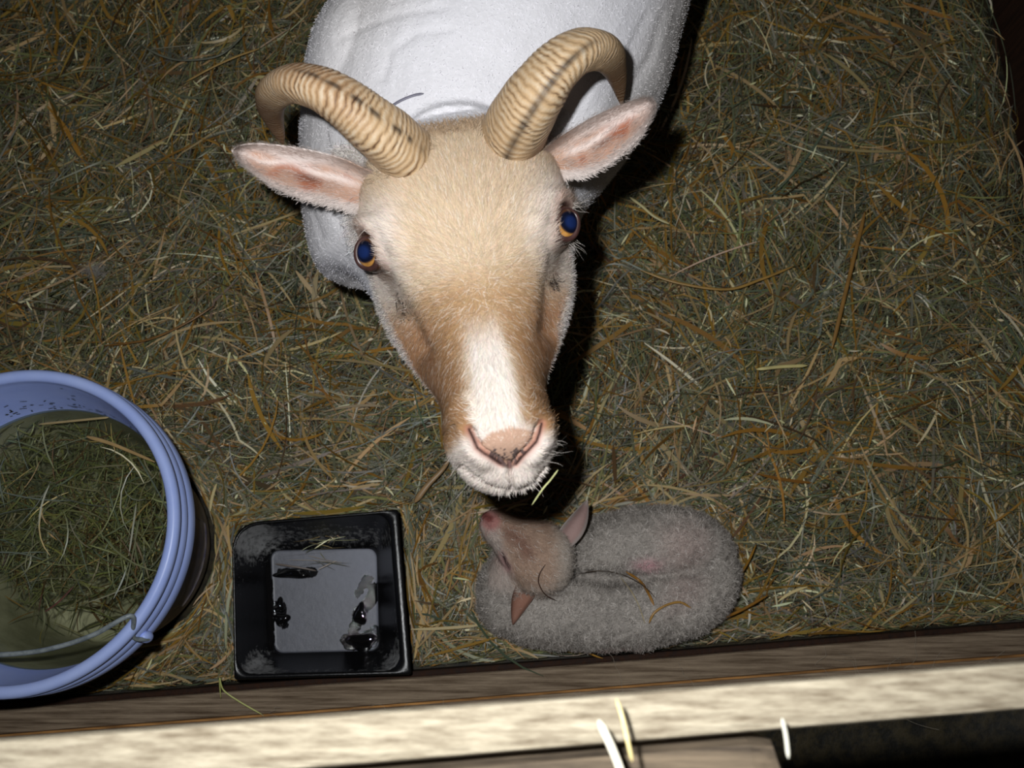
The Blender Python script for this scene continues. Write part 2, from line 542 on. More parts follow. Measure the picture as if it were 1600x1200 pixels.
def strands(P, N, D, L, W, lift, K=4, curl=0, wav=0):
    """flat tapered hairs rooted at P, lying along D, leaving the skin by lift; (n,K,2,3)"""
    n = len(P)
    D = D - N * (D * N).sum(1, keepdims=True)
    D /= np.maximum(np.linalg.norm(D, axis=1, keepdims=True), 1e-9)
    S = np.cross(N, D)
    s = np.linspace(0, 1, K)[None, :, None]
    l = L[:, None, None]
    lf = np.asarray(lift).reshape(-1, 1, 1)
    Q = P[:, None] + D[:, None] * l * s * (1 - .25 * lf * s) + N[:, None] * l * lf * (s - .35 * s * s)
    if curl:
        ph = rng.uniform(0, 6.28, n)[:, None, None]
        Q = Q + S[:, None] * l * curl * (np.sin(ph + s * 5.5) - np.sin(ph)) + D[:, None] * l * curl * (np.cos(ph + s * 5.5) - np.cos(ph))
    w = .5 * W[:, None, None] * (1 - .85 * s ** 2)
    return np.stack([Q - S[:, None] * w, Q + S[:, None] * w], 2)

def scatter(co, quads, n, weight):
    a, b, c, d = (co[quads[:, k]] for k in range(4))
    A = np.linalg.norm(np.cross(c - a, d - b), axis=1) * weight[quads].mean(1)
    f = rng.choice(len(quads), n, p=A / A.sum())
    u, v = rng.random((2, n, 1))
    q = quads[f]
    w = np.stack([(1 - u) * (1 - v), u * (1 - v), u * v, (1 - u) * v], 1)
    return q, w

def interp(arr, q, w):
    return (arr[q] * w).sum(1)

# ------------------------------------------------------------------ ewe
# head frame: u across the face, v from brow to muzzle (0 at the eyes), d = distance from the lens
AX, AY = .151, .988
E0 = (730, 372)
def HP(u, v, d):
    return PD(E0[0] + np.asarray(u) * AY + np.asarray(v) * AX, E0[1] - np.asarray(u) * AX + np.asarray(v) * AY, d)
def UV(px, py):
    rx, ry = px - E0[0], py - E0[1]
    return rx * AY - ry * AX, rx * AX + ry * AY

ST_HEAD = [
    (-196, [(0, 66), (35, 68), (65, 74), (85, 88), (92, 105), (85, 122), (60, 142), (0, 152)]),
    (-160, [(0, 38), (45, 40), (85, 48), (112, 66), (122, 88), (115, 116), (80, 150), (0, 165)]),
    (-110, [(0, 16), (55, 18), (105, 28), (138, 48), (150, 76), (140, 112), (95, 152), (0, 168)]),
    (-55, [(0, 3), (60, 5), (116, 14), (150, 32), (162, 58), (152, 100), (100, 150), (0, 166)]),
    (0, [(0, -2), (60, 1), (112, 10), (146, 30), (158, 56), (155, 95), (105, 148), (0, 164)]),
    (50, [(0, -7), (50, -4), (92, 8), (124, 28), (146, 58), (151, 92), (105, 138), (0, 156)]),
    (100, [(0, -14), (42, -11), (78, 1), (104, 22), (133, 54), (147, 86), (105, 128), (0, 143)]),
    (150, [(0, -24), (37, -21), (68, -9), (90, 12), (114, 42), (130, 72), (95, 108), (0, 122)]),
    (200, [(0, -36), (34, -33), (61, -22), (79, -4), (94, 22), (102, 48), (75, 80), (0, 92)]),
    (250, [(0, -47), (34, -44), (60, -34), (75, -17), (81, 4), (77, 30), (58, 54), (0, 64)]),
    (295, [(0, -54), (38, -51), (66, -42), (81, -26), (86, -6), (78, 18), (55, 38), (0, 48)]),
    (330, [(0, -54), (36, -51), (64, -43), (80, -27), (85, -8), (76, 14), (52, 30), (0, 38)]),
    (360, [(0, -42), (30, -40), (52, -34), (67, -22), (72, -8), (64, 8), (44, 22), (0, 30)]),
    (385, [(0, -28), (20, -27), (38, -23), (50, -15), (53, -6), (48, 5), (34, 15), (0, 20)]),
    (402, [(0, -14), (9, -14), (17, -12), (23, -8), (24, -4), (22, 2), (15, 6), (0, 9)]),
]
sv = np.array([s[0] for s in ST_HEAD], float)
sp = np.array([s[1] for s in ST_HEAD], float)            # (k,8,2)
half = sp
full = np.concatenate([half, (half[:, 1:-1] * np.array([-1, 1]))[:, ::-1]], 1)   # closed ring of 14
NV = 150
ring = catmull(np.concatenate([sv[:, None], full.reshape(len(sv), -1)], 1), NV)
vv = ring[:, 0]; rg = ring[:, 1:].reshape(NV, 14, 2)
NC = 84
closed = []
for r in rg:
    rr = np.vstack([r[-2:], r, r[:3]])
    c = catmull(rr, (len(rr) - 1) * 6 + 1)[12:12 + NC]
    closed.append(c)
closed = np.array(closed)
cen = 4 * smooth(200, 320, vv)                            # the muzzle swings a little to one side
hv = HP(closed[..., 0] + cen[:, None], vv[:, None], .70 + closed[..., 1] / 1000)
hv = np.vstack([hv.reshape(-1, 3), hv[0].mean(0), hv[-1].mean(0)])
hq = grid_faces(NV, NC, wrap=True)
jj = np.arange(NC); j2 = (jj + 1) % NC
ht = np.vstack([np.stack([np.full(NC, NV * NC), j2, jj], 1), np.stack([np.full(NC, NV * NC + 1), (NV - 1) * NC + jj, (NV - 1) * NC + j2], 1)])
head_piece = (hv, hq, ht)

rows = [(672, 486, .37, 40, .050), (672, 470, .375, 96, .080), (678, 434, .38, 168, .120), (680, 340, .385, 206, .155), (714, 215, .385, 238, .172), (768, 100, .385, 262, .175), (797, 0, .385, 272, .178)]
tor = []
for a_, b_, z_, hw_, hh_ in rows:
    p_ = PZ(a_, b_, z_); tor.append((*p_, hw_ * toPix(p_)[2] / F, hh_))
x1_, y1_ = tor[-1][0], tor[-1][1]
SL = .20
def bx(y): return float(np.interp(y, [t[1] for t in tor[:7]], [t[0] for t in tor[:7]])) + SL * max(0, y - y1_)
for y_, z_, a_, b_ in ((.80, .385, .182, .185), (.96, .40, .178, .178), (1.07, .405, .15, .155), (1.14, .41, .10, .11), (1.165, .41, .04, .05)):
    tor.append((bx(y_), y_, z_, a_, b_))
tp = catmull(tor, 70)
torso = tube(tp[:, :3], tp[:, 3:], n=48)
hc = HP(0, -70, .800)
nk = catmull([(*hc, .062, .070), (hc[0] - .008, hc[1] + .05, hc[2] - .055, .080, .085), (bx(.43) + .005, .43, .44, .105, .11), (bx(.52), .52, .41, .12, .12)], 24)
neck = tube(nk[:, :3], nk[:, 3:], n=36)
def leg(x, y, back):
    if back:
        pts = [(x, y, .38, .070, .085), (x, y - .03, .28, .048, .060), (x, y + .02, .20, .026, .032), (x, y + .055, .155, .020, .024), (x, y + .045, .08, .014, .016), (x, y + .035, .035, .018, .020), (x, y + .02, .004, .022, .030)]
    else:
        pts = [(x, y + .02, .36, .055, .065), (x, y, .26, .036, .042), (x, y - .005, .18, .024, .026), (x, y, .12, .017, .019), (x, y + .005, .07, .014, .015), (x, y, .03, .018, .020), (x, y - .012, .004, .022, .028)]
    c = catmull(pts, 30)
    return tube(c[:, :3], c[:, 3:], n=20)
legs = [leg(bx(.45) - .085, .45, 0), leg(bx(.45) + .085, .46, 0), leg(bx(1.0) - .10, 1.0, 1), leg(bx(1.0) + .10, 1.02, 1)]
tl = catmull([(bx(1.13), 1.13, .47, .030, .022), (bx(1.18), 1.18, .44, .026, .020), (bx(1.20), 1.20, .37, .018, .014), (bx(1.20), 1.20, .31, .008, .008)], 16)
tail = tube(tl[:, :3], tl[:, 3:], n=16)
# shoulder blades, loins
sh = [blob((bx(.47) + s * .085, .47, .40), (.06, .10, .13)) for s in (-1, 1)]
ears_root = []
co, quads, tris = remeshed([head_piece, torso, neck, tail] + legs + sh, .0019, 12)

# facial detail in the head frame
EYES = [HP(-144, 0, .7365), HP(144, 1, .7365)]
camv = np.array([0, 0, H])
N = vnormals(co, quads)
if ((co - co.mean(0)) * N).sum(1).mean() < 0:
    quads = quads[:, ::-1]; tris = tris[:, ::-1]; N = -N
for _ in range(2):
    px, py, pd = toPix(co)
    u, v = UV(px, py)
    co, quads, tris = refine(co, quads, tris, (pd < .76) & (v > 268 + 6 * _) & (v < 420) & (np.abs(u - 8) < 92))
    N = vnormals(co, quads, tris)
    t_ = camv - co
    sm = relax(co, quads, 4)
    m_ = ((toPix(co)[2] < .76) & (UV(*toPix(co)[:2])[1] > 272))[:, None]
    co = np.where(m_, sm, co)
N = vnormals(co, quads, tris)
def facing():
    t = camv - co; t /= np.linalg.norm(t, axis=1, keepdims=True)
    return (t * N).sum(1)
px, py, pd = toPix(co)
fc = facing()
u, v = UV(px, py)
is_head = (pd < .86) & (v > -200) & (np.abs(u) < 175) & (v < 420)
front = is_head & (fc > .02)
NOSTR = [[(733, 671), (739, 684), (746, 700), (756, 708), (770, 716), (782, 724)],
         [(846, 662), (843, 676), (838, 690), (826, 703), (815, 714), (806, 725)]]
MOUTH = [(722, 731), (740, 746), (762, 757), (782, 763), (800, 765), (820, 760), (838, 750), (855, 732)]
PHIL = [(795, 722), (798, 742), (799, 764)]
disp = np.zeros(len(co))
def groove(poly, width, depth):
    global disp
    d = seg_dist(px, py, poly)
    disp = disp - depth * np.exp(-(d / width) ** 2) * front
groove(NOSTR[0], 5.5, .0070); groove(NOSTR[1], 5.5, .0070)
groove([(737, 676), (743, 692)], 8, .004); groove([(843, 672), (839, 688)], 8, .004)
groove(MOUTH, 4.5, .0035); groove(PHIL, 3.5, .0020)
# alar rims and upper lip
d0 = np.minimum(seg_dist(px, py, [(725, 668), (735, 700), (757, 722)]), seg_dist(px, py, [(855, 658), (852, 690), (832, 716)]))
disp += .0032 * np.exp(-(d0 / 11) ** 2) * front
disp += .0022 * np.exp(-(seg_dist(px, py, [(765, 745), (795, 752), (825, 745)]) / 10) ** 2) * front
# the bridge of the nose and tear grooves, brow bones
gl = np.minimum(seg_dist(px, py, [(600, 430), (628, 480), (660, 540)]), seg_dist(px, py, [(872, 400), (862, 440), (856, 510)]))
disp -= .0045 * np.exp(-(gl / 16) ** 2) * front
disp += .0035 * np.exp(-(np.minimum(seg_dist(px, py, [(565, 350), (600, 350), (625, 385)]), seg_dist(px, py, [(838, 345), (855, 312), (895, 318)])) / 14) ** 2) * front
# orbits, by distance from each eyeball
for e in EYES:
    de = np.linalg.norm(co - e, axis=1)
    disp -= .006 * np.exp(-(np.maximum(de - .009, 0) / .0050) ** 2) * is_head
    disp += .0030 * np.exp(-((de - .0190) / .0050) ** 2) * is_head
# fleece: soft shearing marks on the body
bodyw = 1 - smooth(.86, .80, pd) * (v > -205) * (np.abs(u) < 190)
disp += bodyw * (.0020 * noise3(co, 38, 5) + .0005 * noise3(co, 110, 6))
rid = seg_dist(px, py, [(700, 10), (640, 30), (590, 60)])
for poly in ([(530, 62), (575, 40), (640, 18), (690, 12)], [(598, 120), (610, 80), (650, 52), (700, 45)], [(1010, 25), (985, 70), (975, 130)], [(1035, 20), (1015, 90), (985, 130)], [(500, 260), (520, 330), (560, 400)], [(480, 300), (500, 370)]):
    disp -= .0022 * np.exp(-(seg_dist(px, py, poly) / 7) ** 2) * (fc > 0) * bodyw * .55
co = co + N * disp[:, None]
N = vnormals(co, quads, tris)
px, py, pd = toPix(co); u, v = UV(px, py); fc = facing()

# coat colours
def lerp(a, b, t): return a + (b - a) * np.clip(t, 0, 1)[:, None]
wool = lin((236, 234, 238))
C = np.tile(wool, (len(co), 1)) * (1 + .05 * noise3(co, 30, 8)[:, None])
C = lerp(C, np.tile(lin((214, 206, 196)), (len(co), 1)), .5 * smooth(.2, .9, noise3(co, 16, 9)))
tanc, pale, brown, white, crown = (lin(c) for c in ((212, 188, 158), (226, 212, 200), (158, 120, 84), (234, 224, 214), (186, 150, 110)))
au = np.abs(u - 4)
hd = np.tile(tanc, (len(co), 1))
nz = noise3(co, 70, 11) * .5 + noise3(co, 160, 12) * .3
hd = lerp(hd, pale, smooth(70, 130, au + 18 * nz) * smooth(-110, -40, v) * smooth(150, 60, v))
hd = lerp(hd, crown, smooth(40, 95, v + 22 * nz) * smooth(190, 150, v) * .95 * smooth(130, 60, au))
hd = lerp(hd, brown, smooth(60, 170, v + 14 * nz) * smooth(14, 52, au + 8 * nz) * smooth(365, 320, v + 10 * nz + .2 * au))
hd = lerp(hd, lin((192, 144, 106)), .7 * smooth(60, 88, au + 8 * nz) * smooth(80, 130, v) * smooth(250, 190, v))
hd = lerp(hd, white, smooth(95, 185, v + 14 * nz) * smooth(26 + .055 * v, 8 + .055 * v, au + 5 * nz))
hd = lerp(hd, lin((226, 214, 204)), smooth(282, 312, v - .75 * np.maximum(0, au - 38) + 8 * nz))
hd = lerp(hd, lin((186, 158, 124)), smooth(-155, -178, v + 12 * nz) * .8)          # darker poll
# woolly cheeks and jaw: below the cheekbones, away from the lens
rel = (pd - .70) * 1000
chk = smooth(66, 80, rel + 6 * nz + .22 * np.maximum(v - 60, 0)) * smooth(275, 240, v)
hd = lerp(hd, lin((214, 206, 200)), chk)
# dark reddish skin about the eyes
for e in EYES:
    de = np.linalg.norm(co - e, axis=1)
    hd = lerp(hd, lin((168, 120, 96)), .6 * smooth(.029, .019, de + .004 * nz))
    hd = lerp(hd, lin((84, 58, 50)), smooth(.0205, .0165, de))
# tear stains
for poly, w in (([(612, 430), (622, 462), (634, 486)], 9), ([(868, 405), (862, 430), (858, 445)], 7)):
    hd = lerp(hd, lin((104, 84, 66)), .9 * np.exp(-(seg_dist(px, py, poly) / w) ** 2) * (0.75 + .6 * nz))
# nose leather
hd_fur = hd.copy()
NOSE = [(737, 676), (752, 686), (768, 672), (795, 664), (822, 668), (836, 672), (846, 664), (841, 690), (824, 708), (812, 722), (800, 734), (784, 732), (768, 720), (750, 706)]
nose = in_poly(px, py, NOSE) & (fc > 0) & is_head
dn = seg_dist(px, py, NOSE + NOSE[:1])
nf = np.where(nose, smooth(-1, 6, dn), 0) * is_head
hd = lerp(hd, lin((186, 148, 124)), nf * .92)
for pl in NOSTR:
    hd = lerp(hd, lin((205, 142, 124)), .75 * np.exp(-(seg_dist(px, py, pl) / 7) ** 2) * front)
mott = .85 * smooth(.0, .45, .55 * noise3(co, 700, 31) + .55 * noise3(co, 1900, 32) + 1.5 * smooth(684, 722, py) - .95)
hd = lerp(hd, lin((66, 60, 64)), nf * mott)
for pl in NOSTR:
    ds = seg_dist(px, py, pl)
    hd = lerp(hd, lin((44, 28, 26)), np.exp(-(ds / 2.7) ** 2) * front)
hd = lerp(hd, lin((120, 90, 84)), .8 * np.exp(-(seg_dist(px, py, MOUTH) / 3.2) ** 2) * front)
hd = lerp(hd, lin((150, 110, 104)), .7 * np.exp(-(seg_dist(px, py, PHIL) / 3.2) ** 2) * front)
hm = smooth(.835, .805, pd) * smooth(-182, -166, v + 8 * nz) * smooth(195, 172, np.abs(u))
hd_fur = lerp(hd_fur, lin((206, 172, 150)), nf)
Cfur = C * (1 - hm[:, None]) + hd_fur * hm[:, None]
C = C * (1 - hm[:, None]) + hd * hm[:, None]

ewe = thing('sheep', 'white shorn ewe with ridged curling horns and tan face looking up', 'sheep', (bx(.6), .6, 0))
body = keep_world(mesh_np('body', co, [quads, tris], M_skin, col=C), ewe)

# --- fur on the face
skip = np.zeros(len(co))
for e in EYES:
    skip = np.maximum(skip, smooth(.0225, .0195, np.linalg.norm(co - e, axis=1)))
wt = hm * (1 - skip) * (1 - np.clip(nf * 2, 0, 1) * np.where(py < 696, .55, 1)) * np.where(fc > -.35, 1, .15)
for pl in NOSTR: wt = wt * (1 - smooth(11, 7, seg_dist(px, py, pl)) * front)
nF = 100000
q, w = scatter(co, quads, nF, wt)
P, Nn, Cc = interp(co, q, w), interp(N, q, w), interp(Cfur, q, w)
Nn /= np.linalg.norm(Nn, axis=1, keepdims=True)
fx, fy, fd = toPix(P); fu, fv = UV(fx, fy)
ex = (HP(1, 0, .70) - HP(0, 0, .70)); ex /= np.linalg.norm(ex)
ey = (HP(0, 1, .70) - HP(0, 0, .70)); ey /= np.linalg.norm(ey)
# a whorl between the eyes: hair runs outward from it, and out over the lips at the muzzle
du, dv = fu - 10, fv - 70
flowu, flowv = du / 120, dv / 120
dnz = np.hypot(fu - 15, fv - 336)
mz = smooth(125, 85, dnz) * np.where(fv < 300, smooth(26, 44, np.abs(fu - 12)), 1)
flowu = flowu * (1 - mz) + mz * (fu - 15) / 60
flowv = flowv * (1 - mz) + mz * (fv - 332) / 55
D = ex * flowu[:, None] + ey * flowv[:, None] + rng.normal(0, .22, (nF, 3))
cheek = interp(chk[:, None], q, w)[:, 0] > .5
Lh = np.where(fv > 285, rng.uniform(.0025, .0055, nF), rng.uniform(.006, .012, nF))
Lh = np.where(cheek, rng.uniform(.004, .008, nF), Lh)
onn = in_poly(fx, fy, NOSE)
Lh = np.where(onn, rng.uniform(.0015, .003, nF), Lh)
lift = np.where(fv > 300, rng.uniform(.2, .6, nF), rng.uniform(.08, .30, nF))
lift = np.where(cheek, rng.uniform(.5, 1.2, nF), lift)
D[cheek] = rng.normal(0, 1, (cheek.sum(), 3))
Wh = np.where(fv > 285, rng.uniform(.00022, .0004, nF), rng.uniform(.00028, .00055, nF))
S = strands(P, Nn, D, Lh, Wh, lift, K=4, curl=.05)
hc_ = Cc * rng.uniform(.78, 1.22, (nF, 1)) * (1 + rng.normal(0, .03, (nF, 3)))
wh_ = rng.random(nF) < .10
hc_[wh_] = hc_[wh_] * .4 + lin((240, 230, 218)) * .6
fV, fF, fC = [S.reshape(-1, 3)], [ribbon_faces(nF, 4)], [np.repeat(hc_, 8, 0)]
offv = nF * 8
def add_strands(P, N_, D, L, W, lift, col, K=6, curl=0):
    global offv
    S = strands(np.asarray(P, float), np.asarray(N_, float), np.asarray(D, float), np.asarray(L, float), np.asarray(W, float), lift, K=K, curl=curl)
    n = len(S)
    fV.append(S.reshape(-1, 3)); fF.append(ribbon_faces(n, K) + offv); fC.append(np.repeat(np.broadcast_to(col, (n, 3)), K * 2, 0)); offv += n * K * 2
# dark tear tufts, eyelashes, whiskers, poll tuft
def near(pxy, rad, n, cond=None):
    m = (np.hypot(px - pxy[0], py - pxy[1]) < rad) & (fc > 0.0) & is_head
    i = rng.choice(np.flatnonzero(m), n)
    return i
for (pxy, rad, n, dd) in (((624, 462), 9, 60, (.3, 1)), ((632, 482), 8, 60, (.6, .6)), ((640, 476), 10, 30, (1, .4)), ((862, 432), 7, 36, (.2, 1)), ((866, 441), 6, 26, (.8, .6))):
    i = near(pxy, rad, n)
    D = ex * dd[0] - (-ey) * dd[1] + rng.normal(0, .5, (n, 3))
    add_strands(co[i], N[i], D, rng.uniform(.005, .011, n), np.full(n, .0006), rng.uniform(.1, .5, n), lin((44, 34, 32)), curl=.12)
for (pxy, rad, n, dd, L) in (((905, 325), 12, 30, (1, .45), (.012, .022)), ((888, 372), 8, 30, (.8, .9), (.012, .026)), ((566, 350), 12, 24, (-.9, -.4), (.008, .016)),
                            ((800, 770), 26, 30, (.0, 1), (.006, .011)), ((862, 712), 24, 12, (1, .25), (.010, .022)), ((712, 716), 16, 18, (-1, .5), (.008, .016)), ((840, 752), 14, 14, (.6, .9), (.008, .014))):
    i = near(pxy, rad, n)
    D = ex * dd[0] + ey * dd[1] + rng.normal(0, .3, (n, 3))
    add_strands(co[i], N[i], D, rng.uniform(*L, n), np.full(n, .00024), rng.uniform(.3, .9, n), lin((232, 222, 212)), curl=.04)
# tufts growing up round the horn bases
for line, dd in (([(588, 272), (612, 268), (640, 255), (664, 242), (682, 228)], (-.8, -.55)), ([(752, 212), (776, 220), (802, 226), (830, 230), (856, 228)], (.55, -.8))):
    for pxy in line:
        i = near(pxy, 13, 130)
        D = ex * dd[0] + ey * dd[1] + rng.normal(0, .35, (130, 3))
        add_strands(co[i], N[i], D, rng.uniform(.005, .012, 130), np.full(130, .00045), rng.uniform(.25, .8, 130), Cfur[i] * rng.uniform(.75, 1.15, (130, 1)), curl=.05)
m = np.flatnonzero(is_head & (v < -160) & (v > -180) & (np.abs(u) < 85) & (fc > -.4))
i = rng.choice(m, 1500)
D = -ey + ex * rng.normal(0, .6, 1500)[:, None] + rng.normal(0, .3, (1500, 3))
add_strands(co[i], N[i], D, rng.uniform(.004, .010, 1500), np.full(1500, .0004), rng.uniform(.3, 1.0, 1500), lin((186, 158, 128)) * rng.uniform(.7, 1.2, (1500, 1)), curl=.10)
fur = keep_world(mesh_np('face_fur', np.concatenate(fV), [np.concatenate(fF)], M_fur, col=np.concatenate(fC)), ewe)

# --- short fleece stubble on the body
nW = 110000
wb = (1 - hm) * np.where(co[:, 2] > .22, 1, .25) * np.where(co[:, 1] > .9, .25, 1)
q, w = scatter(co, quads, nW, wb)
P, Nn, Cc = interp(co, q, w), interp(N, q, w), interp(C, q, w)
Nn /= np.linalg.norm(Nn, axis=1, keepdims=True)
S = strands(P, Nn, rng.normal(0, 1, (nW, 3)), rng.uniform(.0016, .0036, nW), rng.uniform(.00025, .0005, nW), rng.uniform(.3, 1.1, nW), K=4, curl=.06)
keep_world(mesh_np('fleece', S.reshape(-1, 3), [ribbon_faces(nW, 4)], M_fur, col=np.repeat(Cc * rng.uniform(.92, 1.1, (nW, 1)), 8, 0)), ewe)

# --- horns
def horn(path, streak_a, flip, label, solid):
    """path rows: px, py, d, diameter in px"""
    p = catmull(path, 260)
    Pw = PD(p[:, 0], p[:, 1], p[:, 2])
    rad = .5 * p[:, 3] * p[:, 2] / F
    T = np.gradient(Pw, axis=0); T /= np.linalg.norm(T, axis=1, keepdims=True)
    # parallel transport
    n0 = camv - Pw[0]; n0 -= T[0] * (n0 @ T[0]); n0 /= np.linalg.norm(n0)
    Ns = [n0]
    for k in range(1, len(T)):
        nn = Ns[-1] - T[k] * (Ns[-1] @ T[k]); Ns.append(nn / np.linalg.norm(nn))
    Ns = np.array(Ns); B = np.cross(T, Ns)
    arc = np.concatenate([[0], np.cumsum(np.linalg.norm(np.diff(Pw, axis=0), axis=1))])
    n = 64
    a = np.linspace(0, 2 * math.pi, n, endpoint=False)[None, :]
    # keeled, slightly three-sided section
    sec = 1 + .07 * np.cos(3 * a + .6 * flip) + .04 * np.cos(2 * a)
    # growth rings, uneven and wavy round the horn
    rr = np.random.default_rng(3 + int(flip))
    dl = np.abs((a - streak_a(arc / arc[-1])[:, None] + math.pi) % (2 * math.pi) - math.pi)
    warp = arc[:, None] * 1000 / 4.1 + .55 * np.abs(np.sin(dl)) + .16 * np.sin(3 * a + arc[:, None] * 90) + .30 * np.sin(arc[:, None] * 210 + flip) + .10 * np.sin(7 * a + arc[:, None] * 160) + .05 * np.sin(11 * a - arc[:, None] * 420 + flip) + .05 * np.sin(17 * a + arc[:, None] * 700)
    ph = warp - np.floor(warp)
    fade = smooth(.85, .5, arc / arc[-1])[:, None] * .8 + .2
    ridge = np.sin(math.pi * ph) ** .7
    env = .7 + .3 * np.sin(warp * .9 + 2 * np.sin(a))
    r = rad[:, None] * sec * (1 + fade * .062 * (ridge - .5) * env)
    V = Pw[:, None] + Ns[:, None] * (r * np.cos(a))[..., None] + B[:, None] * (r * np.sin(a))[..., None]
    c1, c2, c3 = lin((210, 176, 134)), lin((86, 54, 34)), lin((38, 32, 32))
    t = smooth(.70, .20, ridge) * env * (.35 + .65 * fade)
    nzh = noise3(V.reshape(-1, 3), 90, 41).reshape(V.shape[:2])
    base = c1[None, None] * (1 + .16 * nzh[..., None])
    base = base + (lin((154, 106, 70)) - base) * (smooth(-.2, .8, noise3(V.reshape(-1, 3), 45, 42).reshape(V.shape[:2]))[..., None] * .9)
    old = smooth(.50, .80, arc / arc[-1])[:, None, None]
    base = base + (lin((104, 74, 50)) - base) * old * .95
    nf2 = noise3(V.reshape(-1, 3), 420, 43).reshape(V.shape[:2])
    base = base + (lin((240, 224, 198)) - base) * (smooth(.75, 1.0, ridge) * fade * (.30 + .35 * smooth(-.2, .7, nf2)))[..., None]
    c = base + (c2 - base) * (t * (.66 + .34 * smooth(-.5, .5, nf2 + .5 * nzh)))[..., None]
    da = np.abs((a - streak_a(arc / arc[-1])[:, None] + math.pi) % (2 * math.pi) - math.pi)
    sk = np.exp(-(da / .13) ** 2) * smooth(.02, .10, arc / arc[-1])[:, None] * smooth(.55, .42, arc / arc[-1])[:, None] * (solid + (1 - solid) * smooth(.05, .5, nzh + .3 * np.sin(warp * 2.1) + .2 * np.sin(arc[:, None] * 75)))
    c = c + (c3 - c) * (sk * .9)[..., None]
    kk = len(Pw)
    V = np.vstack([V.reshape(-1, 3), Pw[0], Pw[-1] + T[-1] * rad[-1]])
    c = np.vstack([c.reshape(-1, 3), c1, c2])
    j = np.arange(n); j2 = (j + 1) % n
    tr = np.vstack([np.stack([np.full(n, kk * n), j2, j], 1), np.stack([np.full(n, kk * n + 1), (kk - 1) * n + j, (kk - 1) * n + j2], 1)])
    o = keep_world(mesh_np('horn', V, [grid_faces(kk, n, wrap=True), tr], M_horn, col=c), ewe)
    o['label'] = label
    return o
horn([(652, 262, .765, 92), (634, 243, .738, 96), (606, 217, .716, 94), (572, 190, .702, 88), (534, 160, .695, 80), (494, 138, .697, 70), (455, 130, .712, 61), (430, 143, .738, 52), (424, 164, .765, 42), (429, 187, .788, 30), (438, 212, .805, 15), (442, 224, .812, 5)],
     lambda s: .62 - .2 * s, 1, 'horn above the drooping ear with dark tip tucked behind it', .12)
horn([(792, 232, .765, 100), (803, 210, .738, 104), (820, 178, .712, 100), (842, 144, .697, 93), (867, 111, .690, 83), (895, 86, .693, 74), (924, 76, .708, 66), (946, 84, .732, 54), (958, 104, .758, 38), (965, 126, .78, 26), (969, 148, .798, 14), (971, 162, .806, 5)],
     lambda s: .15 - .3 * s, -1, 'horn with a dark streak running along its ridges', .8)

